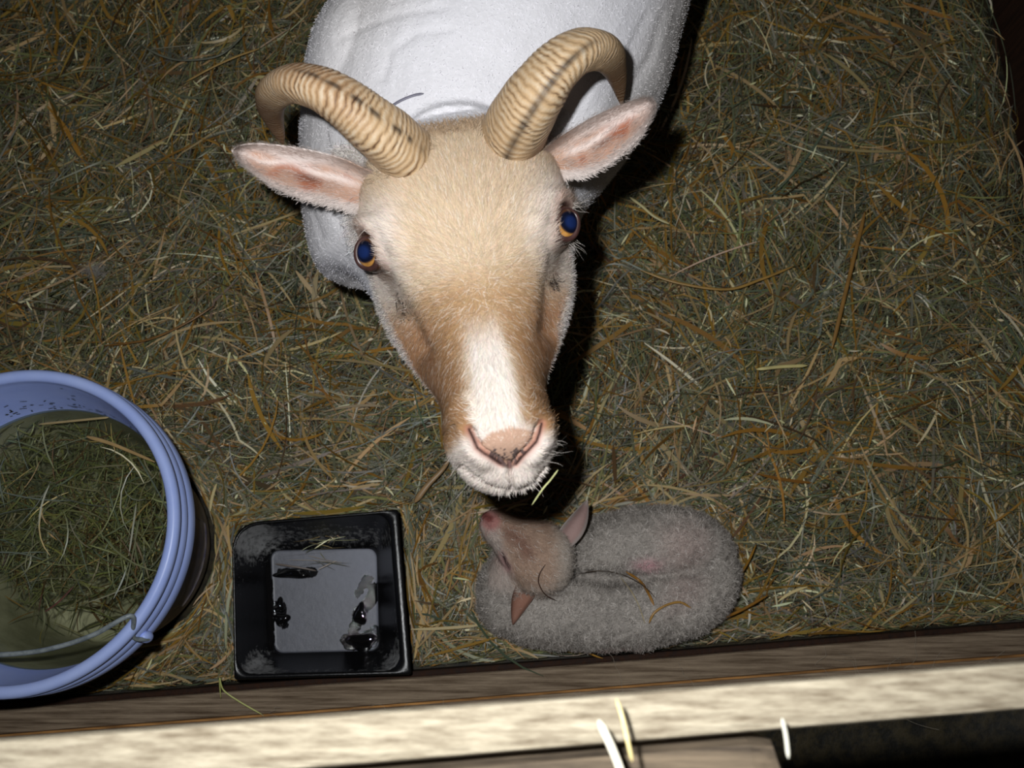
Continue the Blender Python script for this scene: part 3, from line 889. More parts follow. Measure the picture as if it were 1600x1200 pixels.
# --- ears
def ear(upper, lower, dbase, dtip, flip, label):
    up = catmull(upper, 40); lo = catmull(lower, 40)
    nt = 25
    t = np.linspace(-1, 1, nt)[None, :]
    s = np.linspace(0, 1, 40)[:, None]
    X = up[:, :1] * (1 - t) / 2 + lo[:, :1] * (1 + t) / 2
    Y = up[:, 1:] * (1 - t) / 2 + lo[:, 1:] * (1 + t) / 2
    cup = (1 - t ** 2) * .020 * np.sin(math.pi * np.clip(.12 + s * .88, 0, 1)) ** .7 * (1 - .3 * t)
    d = dbase + (dtip - dbase) * s + cup + .012 * (t > 0) * t * t * (1 - s)
    inner = PD(X, Y, d)
    thick = .0022 + .002 * (1 - s) + 0 * t
    outer = PD(X, Y, d + thick * np.clip(1.4 - np.abs(t) ** 6, .3, 1))
    V = np.vstack([inner.reshape(-1, 3), outer.reshape(-1, 3)])
    n = 40 * nt
    q1 = grid_faces(40, nt); q2 = grid_faces(40, nt, off=n)[:, ::-1]
    if flip: q1 = q1[:, ::-1]; q2 = q2[:, ::-1]
    i = np.arange(39) * nt
    e1 = np.stack([i, i + nt, i + nt + n, i + n], 1)
    e2 = np.stack([i + nt - 1, i + 2 * nt - 1, i + 2 * nt - 1 + n, i + nt - 1 + n], 1)
    j = np.arange(nt - 1)
    e3 = np.stack([39 * nt + j, 39 * nt + j + 1, 39 * nt + j + 1 + n, 39 * nt + j + n], 1)
    e4 = np.stack([j, j + 1, j + 1 + n, j + n], 1)
    nzv = noise3(inner.reshape(-1, 3), 130, 51).reshape(X.shape); nz2 = noise3(inner.reshape(-1, 3), 300, 52).reshape(X.shape)
    rim = smooth(.38, .8, np.abs(t - .12) + .15 * nzv + .0 * s)
    rim = np.maximum(rim, smooth(.66, .86, s + .08 * nzv))
    mid = np.exp(-((t + .15 + .2 * nzv) / .16) ** 2) * smooth(.1, .3, s) * .8      # pale hairs along the fold
    ci = np.broadcast_to(lin((190, 154, 134)), X.shape + (3,)) * (1 + .15 * nz2[..., None])
    ci = ci + (lin((164, 104, 78)) - ci) * (smooth(.0, .7, nzv + .5 * nz2) * (1 - .0 * s))[..., None]
    ci = ci + (lin((84, 56, 48)) - ci) * (np.exp(-((s - .46) / .07) ** 2 - ((t - .12) / .16) ** 2) * .75)[..., None]
    ci = ci + (lin((232, 220, 214)) - ci) * np.clip(np.maximum(rim, mid), 0, 1)[..., None]
    ci = ci + (lin((186, 146, 116)) - ci) * (np.maximum(smooth(.26, .08, s) + 0 * t, smooth(.42, .2, s) * smooth(-.3, -.8, t)))[..., None] * .8
    cob = np.broadcast_to(lin((226, 212, 200)), X.shape + (3,))
    cols = np.vstack([ci.reshape(-1, 3), cob.reshape(-1, 3)])
    # hairs: fringe on the rim and inside the cup
    nh = 6500
    k = rng.integers(0, 37 * nt, nh)
    ii, tj = k // nt, k % nt
    edge = rng.random(nh) < .62
    tj = np.where(edge, np.where(rng.random(nh) < .5, rng.integers(0, 4, nh), rng.integers(nt - 4, nt, nh)), tj)
    k = ii * nt + tj
    nrm = np.cross(np.gradient(inner, axis=0), np.gradient(inner, axis=1)); nrm /= np.linalg.norm(nrm, axis=2, keepdims=True) + 1e-12
    tow = camv - inner
    nrm = nrm * np.sign((nrm * tow).sum(2, keepdims=True))
    along = np.gradient(inner, axis=0); along /= np.linalg.norm(along, axis=2, keepdims=True)
    across = np.gradient(inner, axis=1); across /= np.linalg.norm(across, axis=2, keepdims=True)
    tt = t[0][tj]
    Dh = along.reshape(-1, 3)[k] * rng.uniform(.3, 1.1, (nh, 1)) + across.reshape(-1, 3)[k] * (np.sign(tt) * np.where(np.abs(tt) > .7, .7, .25))[:, None] + rng.normal(0, .2, (nh, 3))
    Sx = strands(inner.reshape(-1, 3)[k] + rng.normal(0, .0012, (nh, 3)), nrm.reshape(-1, 3)[k], Dh, rng.uniform(.003, .0065, nh), rng.uniform(.00025, .0005, nh), rng.uniform(.1, .45, nh), K=4)
    hcx = cols[k] * .35 + lin((232, 222, 216)) * .65
    inn = np.abs(tt) < .55
    hcx[inn] = cols[k][inn] * .6 + lin((232, 222, 216)) * .4
    hcx = hcx * rng.uniform(.85, 1.1, (nh, 1))
    o = keep_world(mesh_np('ear', V, [np.vstack([q1, q2, e1, e2, e3, e4])], M_ear, col=cols), ewe)
    o['label'] = label
    fo = sub_of(mesh_np('ear_hair', Sx.reshape(-1, 3), [ribbon_faces(nh, 4)], M_fur, col=np.repeat(hcx, 8, 0)), o)
    return o
ear([(600, 276), (568, 262), (530, 245), (470, 231), (410, 224), (378, 226), (362, 234)], [(596, 330), (566, 332), (520, 322), (470, 310), (420, 288), (378, 256), (362, 237)], .748, .722, 0, 'drooping ear with pink inside and white rim')
ear([(846, 238), (870, 218), (900, 198), (940, 176), (985, 158), (1012, 152), (1024, 158)], [(852, 268), (884, 276), (920, 272), (960, 250), (998, 215), (1020, 178), (1026, 162)], .752, .728, 1, 'raised ear with pink inside and white rim')

# --- eyes
for k, e in enumerate(EYES):
    sgn = -1 if k == 0 else 1
    out = ex * sgn * .52 + (camv - e) / np.linalg.norm(camv - e) * .85
    out /= np.linalg.norm(out)
    yv = ey - out * (ey @ out); yv /= np.linalg.norm(yv)
    xv = np.cross(yv, out)
    ro = -sgn * .0 - .30
    xv, yv = xv * math.cos(ro) + yv * math.sin(ro), yv * math.cos(ro) - xv * math.sin(ro)
    R = .0152
    nu, nv_ = 60, 72
    th = np.linspace(0, math.pi, nu)[:, None]; phi = np.linspace(0, 2 * math.pi, nv_, endpoint=False)[None, :]
    lx, ly, lz = np.sin(th) * np.cos(phi), np.sin(th) * np.sin(phi), np.cos(th) + 0 * phi
    bulge = 1 + .05 * np.exp(-(th / .5) ** 2)
    V = e + R * bulge[..., None] * (lx[..., None] * xv + ly[..., None] * yv + lz[..., None] * out)
    # slanted oval pupil in an amber iris
    tx, ty = lx + sgn * .10, ly + .07
    rp = np.sqrt((tx / .58) ** 2 + (ty / .50) ** 2)
    ri = np.sqrt(lx ** 2 + ly ** 2)
    nze = noise3(V.reshape(-1, 3), 900, 61).reshape(lx.shape)
    c = np.broadcast_to(lin((196, 140, 70)), lx.shape + (3,)) * (1 + .25 * nze[..., None])
    c = c + (lin((84, 56, 38)) - c) * smooth(.1, -.35, ly)[..., None]
    c = c + (lin((96, 60, 34)) - c) * smooth(.66, .76, ri)[..., None]
    c = c + (lin((16, 20, 38)) - c) * smooth(1.12, .96, rp)[..., None]
    c = c + (lin((26, 44, 92)) - c) * smooth(.8, .35, rp)[..., None] * .9  # navy flash reflection painted into the middle of the pupil
    c = c + (lin((60, 42, 36)) - c) * smooth(.78, .88, ri)[..., None]
    keep_world(mesh_np('eye', V.reshape(-1, 3), [grid_faces(nu, nv_, wrap=True)], M_eye, col=c.reshape(-1, 3)), ewe)
    # eyelid: a soft ring with a slanted almond opening
    na, nb = 72, 16
    aa = np.linspace(0, 2 * math.pi, na, endpoint=False)[:, None]; bb = np.linspace(0, 2 * math.pi, nb, endpoint=False)[None, :]
    ax_, ay_ = .0092, .0116
    ring_c = xv * (ax_ * np.cos(aa))[..., None] + yv * (ay_ * np.sin(aa) * (1 + .08 * np.cos(2 * aa)))[..., None]
    rad_dir = ring_c / np.linalg.norm(ring_c, axis=2, keepdims=True)
    hz = np.sqrt(np.maximum(R ** 2 - (ax_ * np.cos(aa)) ** 2 - (ay_ * np.sin(aa)) ** 2, 0))
    tr_ = .0019 + .0005 * np.sin(aa)
    V = e + ring_c + out * hz[..., None] + rad_dir * (tr_ * np.cos(bb) * 1.1)[..., None] + out * (tr_ * np.sin(bb))[..., None]
    cl = np.broadcast_to(lin((70, 46, 42)), V.shape) * (1 + .2 * noise3(V.reshape(-1, 3), 700, 62).reshape(na, nb)[..., None])
    i = np.arange(na)[:, None]; j = np.arange(nb)[None, :]
    fq = np.stack([i * nb + j, ((i + 1) % na) * nb + j, ((i + 1) % na) * nb + (j + 1) % nb, i * nb + (j + 1) % nb], -1).reshape(-1, 4)
    keep_world(mesh_np('eyelid', V.reshape(-1, 3), [fq], M_wet, col=cl.reshape(-1, 3)), ewe)

# ------------------------------------------------------------------ lamb
def LP(px, py, z): return PZ(px, py, z)
def ltube(rows, n=24, k=30):
    """rows: px, py, z, r, rz"""
    pts = [(*LP(a, b, z), r, rz) for a, b, z, r, rz in rows]
    c = catmull(pts, k)
    return tube(c[:, :3], c[:, 3:], n=n)
skull = LP(844, 872, .116)
lam = [
    ltube([(762, 930, .045, .016, .026), (785, 945, .052, .030, .040), (840, 955, .060, .038, .046), (920, 958, .064, .040, .050), (1000, 955, .066, .040, .052), (1075, 935, .064, .040, .050), (1112, 900, .055, .034, .044), (1130, 870, .05, .016, .024)]),
    ltube([(905, 880, .045, .020, .03), (945, 862, .055, .036, .046), (1010, 852, .062, .044, .052), (1075, 858, .060, .044, .052), (1118, 870, .05, .028, .036), (1135, 876, .045, .010, .016)]),
    ltube([(775, 960, .04, .014, .024), (785, 930, .06, .030, .034), (800, 900, .088, .032, .032), (826, 872, .108, .030, .030)]),           # neck
    ltube([(1000, 826, .02, .012, .016), (950, 822, .022, .013, .018), (905, 835, .02, .010, .014), (880, 846, .012, .006, .008)]),           # folded hind leg
    blob(skull, (.037, .041, .031)),
    ltube([(860, 884, .116, .024, .022), (838, 868, .120, .036, .028), (812, 850, .125, .031, .0245), (789, 833, .127, .0215, .020), (770, 818, .124, .0175, .017), (760, 810, .120, .010, .012), (755, 806, .118, .003, .004)], n=28, k=40),
    blob(LP(798, 842, .108), (.021, .020, .013)),
]
lc, lq, lt = remeshed(lam, .0019, 10)
LN = vnormals(lc, lq)
if ((lc - lc.mean(0)) * LN).sum(1).mean() < 0:
    lq = lq[:, ::-1]; LN = -LN
lx_, ly_, ld_ = toPix(lc)
lfc = ((camv - lc) * LN).sum(1)
headm = smooth(.100, .112, lc[:, 2]) * smooth(905, 880, lx_) * smooth(945, 900, ly_)
snout = headm * smooth(815, 785, lx_)
dsp = (1 - headm) * (.0016 * noise3(lc, 170, 71) + .0010 * noise3(lc, 420, 72))
def lg(poly, wdt, dep):
    global dsp
    dsp = dsp - dep * np.exp(-(seg_dist(lx_, ly_, poly) / wdt) ** 2) * (lfc > 0)
lg([(905, 900), (960, 905), (1010, 908)], 9, .006)                     # fold between flank and back
LEYE = [(783, 866), (788, 878), (794, 888)]
lg(LEYE, 4, .0022)
lg([(750, 812), (757, 818), (764, 826)], 2.5, .0015)
lg([(758, 803), (766, 806)], 2.6, .0022)
lc = lc + LN * dsp[:, None]; LN = vnormals(lc, lq)
gw = lin((176, 168, 160))
LC = np.tile(gw, (len(lc), 1)) * (1 + .14 * noise3(lc, 60, 73)[:, None])
nzl = noise3(lc, 90, 74)
LC = lerp(LC, lin((184, 144, 138)), .35 * smooth(.2, .8, noise3(lc, 34, 75)))
LC = lerp(LC, lin((222, 170, 176)), .8 * np.exp(-(np.hypot((lx_ - 1012) / 20, (ly_ - 882) / 9)) ** 2) * (lfc > 0))
fcl = np.tile(lin((178, 150, 130)), (len(lc), 1))
fcl = lerp(fcl, lin((188, 176, 164)), smooth(850, 885, lx_ + 10 * nzl))
fcl = lerp(fcl, lin((128, 92, 78)), .8 * np.exp(-(seg_dist(lx_, ly_, [(795, 832), (812, 845), (822, 862)]) / 13) ** 2))
fcl = lerp(fcl, lin((200, 188, 180)), smooth(795, 775, lx_ - .30 * (ly_ - 850)) * .75)
fcl = lerp(fcl, lin((176, 118, 112)), .9 * smooth(22, 10, np.hypot(lx_ - 766, ly_ - 813)))
fcl = lerp(fcl, lin((120, 58, 54)), .8 * smooth(9, 4, seg_dist(lx_, ly_, [(757, 803), (764, 810)])))
fcl = lerp(fcl, lin((200, 150, 148)), .8 * np.exp(-(seg_dist(lx_, ly_, LEYE) / 6) ** 2))
fcl = lerp(fcl, lin((40, 28, 28)), np.exp(-(seg_dist(lx_, ly_, LEYE) / 2.4) ** 2))
LC = LC * (1 - headm[:, None]) + fcl * headm[:, None]
lamb = thing('lamb', 'small grey woolly newborn lamb curled up on the hay under the ewe', 'lamb', tuple(LP(950, 910, 0)))
keep_world(mesh_np('body', lc, [lq, lt], M_lamb, col=LC), lamb)
nL = 42000
wl = np.where(LN[:, 2] > -.4, 1, .1) * (1 + .3 * headm)
wl = wl * (1 - .95 * smooth(24, 12, np.hypot(lx_ - 764, ly_ - 813)) * headm) * (1 - .9 * np.exp(-(seg_dist(lx_, ly_, LEYE) / 6) ** 2))
q, w = scatter(lc, lq, nL, wl)
P, Nn, Cc, hm_ = interp(lc, q, w), interp(LN, q, w), interp(LC, q, w), interp(headm[:, None], q, w)[:, 0]
Nn /= np.linalg.norm(Nn, axis=1, keepdims=True)
onh = hm_ > .5
away = P - LP(765, 813, .12)
D = np.where(onh[:, None], away / np.linalg.norm(away, axis=1, keepdims=True) + rng.normal(0, .3, (nL, 3)), rng.normal(0, 1, (nL, 3)))
Sh = strands(P, Nn, D, np.where(onh, rng.uniform(.005, .011, nL), rng.uniform(.005, .010, nL)), np.where(onh, .0005, rng.uniform(.0004, .0008, nL)), np.where(onh, rng.uniform(.15, .55, nL), rng.uniform(.3, 1.0, nL)), K=6, curl=.16)
lcol = Cc * rng.uniform(.72, 1.28, (nL, 1))
lcol = np.where((rng.random(nL) < np.where(onh, .05, .10))[:, None], lin((222, 214, 206)), lcol)
keep_world(mesh_np('curly_wool', Sh.reshape(-1, 3), [ribbon_faces(nL, 6)], M_fur, col=np.repeat(lcol, 12, 0)), lamb)
def lamb_ear(base, tip, z0, z1, wpx, c_in, c_rim, side, label):
    b, tpt = np.array(base, float), np.array(tip, float)
    ax = tpt - b; L = np.hypot(*ax); ax /= L; pr = np.array([-ax[1], ax[0]])
    ns, ntt = 30, 15
    s = np.linspace(0, 1, ns)[:, None]; t = np.linspace(-1, 1, ntt)[None, :]
    wd = wpx * np.sin(math.pi * (.18 + .82 * s) ** .85) ** .8 * (1 - .25 * s) + .6
    X = b[0] + ax[0] * L * s + pr[0] * wd * t + side * 5 * np.sin(math.pi * s)
    Y = b[1] + ax[1] * L * s + pr[1] * wd * t
    Z = z0 + (z1 - z0) * s - .007 * (1 - t ** 2) * np.sin(math.pi * (.15 + .8 * s)) + 0 * X
    inner = PZ(X, Y, Z); outer = inner - np.array([0, 0, .0018])
    V = np.vstack([inner.reshape(-1, 3), outer.reshape(-1, 3)]); n = ns * ntt
    i = np.arange(ns - 1) * ntt; j = np.arange(ntt - 1)
    fs = [grid_faces(ns, ntt), grid_faces(ns, ntt, off=n)[:, ::-1], np.stack([i, i + ntt, i + ntt + n, i + n], 1), np.stack([i + ntt - 1, i + 2 * ntt - 1, i + 2 * ntt - 1 + n, i + ntt - 1 + n], 1), np.stack([(ns - 1) * ntt + j, (ns - 1) * ntt + j + 1, (ns - 1) * ntt + j + 1 + n, (ns - 1) * ntt + j + n], 1)]
    rim = np.maximum(smooth(.55, .95, np.abs(t) + 0 * s), smooth(.8, 1, s + 0 * t))
    c = lin(c_in) + (lin(c_rim) - lin(c_in)) * rim[..., None]
    c = c * (1 + .12 * noise3(inner.reshape(-1, 3), 300, 77).reshape(ns, ntt)[..., None])
    cc = np.vstack([c.reshape(-1, 3), np.broadcast_to(lin(c_rim), (n, 3))])
    o = keep_world(mesh_np('ear', V, [np.vstack(fs)], M_ear, col=cc), lamb)
    o['label'] = label
lamb_ear((878, 850), (918, 781), .125, .150, 18, (168, 140, 134), (176, 166, 160), 1, 'pale upright ear')
lamb_ear((838, 896), (801, 976), .128, .105, 18, (158, 116, 98), (112, 82, 70), -1, 'brown drooping ear')

# ------------------------------------------------------------------ bucket
def lathe(prof, n=128, cx=0, cy=0):
    prof = np.asarray(prof, float)
    a = np.linspace(0, 2 * math.pi, n, endpoint=False)[None, :]
    V = np.stack([cx + prof[:, :1] * np.cos(a), cy + prof[:, :1] * np.sin(a), prof[:, 1:] + 0 * a], -1)
    return V.reshape(-1, 3), grid_faces(len(prof), n, wrap=True)

M_blue = mat_mix('blue plastic', (164, 184, 244), (178, 196, 248), nscale=8, rough=(.35, .45), spec=.4, bump=.03)
M_bluein = mat_mix('blue plastic inside', (136, 154, 214), (152, 168, 226), nscale=6, rough=(.4, .5), spec=.4, bump=.03)
M_slime = mat_mix('slimy inside', (150, 150, 132), (202, 200, 184), nscale=9, rough=(.6, .7), spec=.3, bump=.1)
M_bside = mat_mix('dirty bucket side', (108, 102, 102), (160, 148, 140), nscale=22, rough=(.6, .8), spec=.3, bump=.3)
M_label = mat_mix('soiled bucket label', (78, 76, 100), (134, 124, 118), nscale=40, rough=(.5, .7), spec=.3, bump=.2)
M_wire = mat_mix('galvanised wire', (104, 112, 116), (140, 148, 150), nscale=90, rough=(.35, .5), spec=.6, bump=.1)
ZR = .28; RR = .1575
bucket = thing('bucket', 'periwinkle blue plastic bucket of murky water beside the black tray', 'bucket', (BKX, BKY, 0))
def wallr(z): return .110 + .040 * (z / ZR)
outer = [(.001, .004), (.102, .004), (.1085, .006), (.1105, .012)] + [(wallr(z), z) for z in np.linspace(.02, .222, 12)]
V, f = lathe(outer, cx=BKX, cy=BKY)
bside = keep_world(mesh_np('outer_wall', V, [f], M_bside), bucket)
bside['label'] = 'dirty grey-brown lower wall'
zr = ZR
rim = [(wallr(.222), .222), (wallr(.222) + .006, .2215), (RR + .0005, .226), (RR + .0015, .229), (RR + .0010, .246), (RR - .002, .2475), (RR - .002, .2495),
       (RR + .0012, .251), (RR + .0015, .253), (RR + .0010, .2635), (RR - .0015, .265), (RR - .0015, .267), (RR + .0005, .269)]
aa = np.linspace(-.4, math.pi + .3, 12)
rim += [(RR - .0055 + .0062 * math.cos(t), .2735 + .0065 * math.sin(t)) for t in aa]
rim += [(wallr(z) - .003, z) for z in np.linspace(.266, .189, 8)]
V, f = lathe(rim, cx=BKX, cy=BKY)
keep_world(mesh_np('rim', V, [f], M_blue), bucket)['label'] = 'clean blue rim of three raised bands'
inn = [(wallr(z) - .003, z) for z in np.linspace(.190, .012, 14)] + [(.100, .008), (.001, .008)]
V, f = lathe(inn, cx=BKX, cy=BKY)
keep_world(mesh_np('inner_wall', V, [f], M_slime), bucket)['label'] = 'slimy olive-grey inside below the waterline'
# label panel on the outer wall, facing the tray
def panel(a0, a1, z0, z1, off, name, mat, nseg=24):
    a = np.linspace(a0, a1, nseg)[None, :]; z = np.linspace(z0, z1, 8)[:, None]
    r = wallr(z) + off + 0 * a
    V = np.stack([BKX + r * np.cos(a), BKY + r * np.sin(a), z + 0 * a], -1).reshape(-1, 3)
    r2 = wallr(z) - .0005 + 0 * a
    V2 = np.stack([BKX + r2 * np.cos(a), BKY + r2 * np.sin(a), z + 0 * a], -1).reshape(-1, 3)
    n = 8 * nseg
    i = np.arange(7) * nseg; j = np.arange(nseg - 1)
    fs = [grid_faces(8, nseg), np.stack([i, i + nseg, i + nseg + n, i + n], 1), np.stack([i + nseg - 1, i + 2 * nseg - 1, i + 2 * nseg - 1 + n, i + nseg - 1 + n], 1),
          np.stack([j, j + 1, j + 1 + n, j + n], 1), np.stack([7 * nseg + j, 7 * nseg + j + 1, 7 * nseg + j + 1 + n, 7 * nseg + j + n], 1)]
    return mesh_np(name, np.vstack([V, V2]), [np.vstack(fs)], mat)
keep_world(panel(-.62, .22, .055, .19, .0014, 'label_panel', M_label), bucket)['label'] = 'dark soiled label on the side'
# wire handle, lying back over the rim
def wire(name, pts, r, mat, n=10, k=80):
    c = catmull(pts, k)
    V, q, t = tube(c, np.full((k, 2), r), n=n)
    return mesh_np(name, V, [q, t], mat)
ha = math.radians(-39)
e1 = np.array([BKX + (RR + .004) * math.cos(ha), BKY + (RR + .004) * math.sin(ha), .252])
hb = math.radians(141 + 60)
e2 = np.array([BKX + (RR + .004) * math.cos(hb), BKY + (RR + .004) * math.sin(hb), .252])
h_in = [e1 + (0, 0, -.012), e1 + (.003, -.002, .0), e1 + (-.006, .0, .014), PD(205, 962, .932), PD(150, 990, .930), PD(100, 1008, .930), PD(40, 1020, .930), PD(-40, 1022, .930), PD(-130, 1005, .935), (e2[0] + .02, e2[1], .285), e2 + (-.003, 0, .005), e2 + (0, 0, -.012)]
keep_world(wire('handle', h_in, .0023, M_wire), bucket)['label'] = 'grey wire handle'
for e, a in ((e1, ha), (e2, hb)):
    v_, q_, t_ = blob(e + (.0, .0, -.004), (.006, .006, .010))
    keep_world(mesh_np('handle_lug', v_, [q_], M_blue), bucket)

# water
mw = bpy.data.materials.new('murky water'); mw.use_nodes = True
nt = mw.node_tree; nt.nodes.clear()
out_ = nt.nodes.new('ShaderNodeOutputMaterial'); mx = nt.nodes.new('ShaderNodeMixShader'); tb = nt.nodes.new('ShaderNodeBsdfTransparent'); gb = nt.nodes.new('ShaderNodeBsdfGlossy'); fr = nt.nodes.new('ShaderNodeFresnel')
fr.inputs['IOR'].default_value = 1.33; gb.inputs['Roughness'].default_value = .02
tb.inputs['Color'].default_value = (.78, .79, .66, 1)
nt.links.new(fr.outputs[0], mx.inputs[0]); nt.links.new(tb.outputs[0], mx.inputs[1]); nt.links.new(gb.outputs[0], mx.inputs[2]); nt.links.new(mx.outputs[0], out_.inputs[0])
ZW = .195
a = np.linspace(0, 2 * math.pi, 96, endpoint=False)[None, :]
rr_ = np.linspace(.002, wallr(ZW) - .0032, 30)[:, None]
wz = ZW + .0006 * np.sin(rr_ * 130 + 3 * a) + 0 * a
V = np.stack([BKX + rr_ * np.cos(a), BKY + rr_ * np.sin(a), wz], -1).reshape(-1, 3)
water = mesh_np('water', V, [grid_faces(30, 96, wrap=True)], mw)
tag(water, 'murky greenish water filling the blue bucket', 'water', kind='stuff')

def loose(n, cen, rad, zr, Lr, Wr, kinds, probs, K=6, curvs=.8, tilts=.05, lim=None):
    r = rad * np.sqrt(rng.random(n)); t = rng.uniform(0, 6.28, n)
    C = np.stack([cen[0] + r * np.cos(t), cen[1] + r * np.sin(t)], 1)
    L = rng.uniform(*Lr, n)
    R = ribbons(C, rng.uniform(0, math.pi, n), L, rng.uniform(*Wr, n), rng.normal(0, curvs, n), rng.uniform(*zr, n), rng.normal(0, tilts, n), rng.normal(0, .4, n), K)
    c = pick(kinds, probs, n)
    if lim is not None:
        keep = (np.hypot(R[..., 0] - BKX, R[..., 1] - BKY).max((1, 2)) < lim)
        R, c = R[keep], c[keep]
    return R, c
def stuff_mesh(name, batches, mat):
    Vs, Fs, Cs, off = [], [], [], 0
    for R, c in batches:
        n, K = R.shape[:2]
        Vs.append(R.reshape(-1, 3)); Fs.append(ribbon_faces(n, K) + off); Cs.append(np.repeat(c, K * 2, 0)); off += n * K * 2
    return mesh_np(name, np.concatenate(Vs), [np.concatenate(Fs)], mat, col=np.concatenate(Cs))
bc = (BKX, BKY)
up = (BKX + .02, BKY + .055)
fh = stuff_mesh('floating_hay', [
    loose(420, bc, .13, (.03, ZW - .02), (.015, .07), (.0006, .0016), ['green', 'brown', 'ochre'], [.7, .15, .15], lim=.112),
    loose(1700, up, .120, (ZW - .03, ZW + .001), (.012, .06), (.0006, .0018), ['green', 'brown', 'tan'], [.84, .12, .04], lim=.132),
    loose(60, (BKX + .03, BKY + .03), .10, (ZW + .0005, ZW + .0025), (.02, .09), (.0008, .0018), ['green', 'tan', 'pale'], [.8, .15, .05], tilts=.0, lim=.132),
    loose(120, (BKX + .02, BKY - .03), .10, (.012, .05), (.03, .10), (.0015, .004), ['brown', 'green'], [.5, .5], lim=.108),
], M_stalk)
ang = rng.uniform(.5, 2.6, 90); zz = ZW + rng.exponential(.012, 90) + .004
spk = []
for a_, z_ in zip(ang, zz):
    r_ = wallr(z_) - .0036
    c0 = np.array([BKX + r_ * math.cos(a_), BKY + r_ * math.sin(a_), z_]); tg = np.array([-math.sin(a_), math.cos(a_), 0]); upv = np.array([0, 0, 1.0])
    d_ = tg * rng.normal(0, 1) + upv * rng.normal(0, .5); d_ *= rng.uniform(.001, .004) / np.linalg.norm(d_)
    n_ = np.cross(d_, [math.cos(a_), math.sin(a_), 0]); n_ *= rng.uniform(.0006, .0014) / np.linalg.norm(n_)
    spk.append([[c0 - d_ - n_, c0 - d_ + n_], [c0 + d_ - n_, c0 + d_ + n_]])
spk = np.array(spk)
sp_o = mesh_np('debris_speck', spk.reshape(-1, 3), [ribbon_faces(90, 2)], M_stalk, col=np.tile(lin((44, 46, 34)), (360, 1)))
keep_world(sp_o, bucket); sp_o['kind'] = 'stuff'; sp_o['label'] = 'dark specks stuck inside above the water'
tag(fh, 'wet green hay scraps floating in the water of the blue bucket', 'hay', kind='stuff')

# ------------------------------------------------------------------ black tray
M_black = mat_mix('black plastic', (14, 14, 15), (36, 36, 38), nscale=9, lo=.45, hi=.75, rough=(.25, .5), spec=.5, bump=.05)
def tray_mat():
    """Col: r = dusty sheen painted as a film on the flat bottom, g = chalky splashes, b = wet"""
    m, nt, p = new_mat('black plastic with painted sheen and dust')
    N_ = nt.nodes.new; Lk = nt.links.new
    a = N_('ShaderNodeAttribute'); a.attribute_name = 'Col'
    sc_ = N_('ShaderNodeSeparateColor'); Lk(a.outputs['Color'], sc_.inputs[0])
    tc = N_('ShaderNodeTexCoord')
    n1 = N_('ShaderNodeTexNoise'); n1.inputs['Scale'].default_value = 150; n1.inputs['Detail'].default_value = 7; n1.inputs['Roughness'].default_value = .7
    Lk(tc.outputs['Object'], n1.inputs['Vector'])
    def mth(op, x, y):
        k = N_('ShaderNodeMath'); k.operation = op
        for i_, q_ in enumerate((x, y)):
            if isinstance(q_, (int, float)): k.inputs[i_].default_value = q_
            else: Lk(q_, k.inputs[i_])
        return k.outputs[0]
    nn = mth('MULTIPLY', mth('SUBTRACT', n1.outputs['Fac'], .5), 2.4)
    def mask(ch, gain, bias):
        k = N_('ShaderNodeMath'); k.operation = 'MULTIPLY'; k.use_clamp = True
        Lk(mth('ADD', mth('ADD', ch, nn), bias), k.inputs[0]); k.inputs[1].default_value = gain
        return k.outputs[0]
    dust = mth('MULTIPLY', mask(sc_.outputs[1], 1.6, -.45), mth('GREATER_THAN', sc_.outputs[1], .02))
    wet = mask(sc_.outputs[2], 5, -.5)
    dry = mth('SUBTRACT', 1.0, wet)
    sheen_film = mth('MULTIPLY', mth('MULTIPLY', sc_.outputs[0], mth('ADD', mth('MULTIPLY', nn, .10), 1.0)), dry)
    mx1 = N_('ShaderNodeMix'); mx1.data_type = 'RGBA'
    mx1.inputs[6].default_value = (*lin((15, 15, 16)), 1); mx1.inputs[7].default_value = (*lin((152, 155, 168)), 1); Lk(sheen_film, mx1.inputs[0])
    mx2 = N_('ShaderNodeMix'); mx2.data_type = 'RGBA'
    Lk(mx1.outputs[2], mx2.inputs[6]); mx2.inputs[7].default_value = (*lin((150, 150, 150)), 1); Lk(mth('MULTIPLY', dust, .8), mx2.inputs[0])
    Lk(mx2.outputs[2], p.inputs['Base Color'])
    rg_ = mth('ADD', mth('MULTIPLY', mth('MAXIMUM', sheen_film, dust), .45), mth('ADD', mth('MULTIPLY', dry, .16), .06))
    Lk(rg_, p.inputs['Roughness'])
    bp = N_('ShaderNodeBump'); bp.inputs['Strength'].default_value = .25; bp.inputs['Distance'].default_value = .0015
    Lk(n1.outputs['Fac'], bp.inputs['Height']); Lk(bp.outputs['Normal'], p.inputs['Normal'])
    return m
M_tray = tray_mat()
# rounded-square rings: each ring = four corners (px, py, z) with corner radii
def ring_of(corners, radii, z, n=24):
    pts = []
    W = [PZ(x, y, z)[:2] for x, y in corners]
    for k in range(4):
        p, pv, nx = W[k], W[k - 1], W[(k + 1) % 4]
        d1 = (pv - p) / np.linalg.norm(pv - p); d2 = (nx - p) / np.linalg.norm(nx - p)
        r = radii[k]
        a_, b_ = p + d1 * r, p + d2 * r
        for t in np.linspace(0, 1, n):
            pts.append((1 - t) ** 2 * a_ + 2 * t * (1 - t) * p + t * t * b_)
    out = []
    W2 = pts + [pts[0]]
    for k in range(len(pts)):       # fill the straight sides
        out.append(pts[k])
        if (k + 1) % n == 0:
            for t in np.linspace(0, 1, 26)[1:-1]:
                out.append(W2[k] * (1 - t) + W2[k + 1] * t)
    return np.c_[np.array(out), np.full(len(out), z)]
RIM = tray_rim_px()
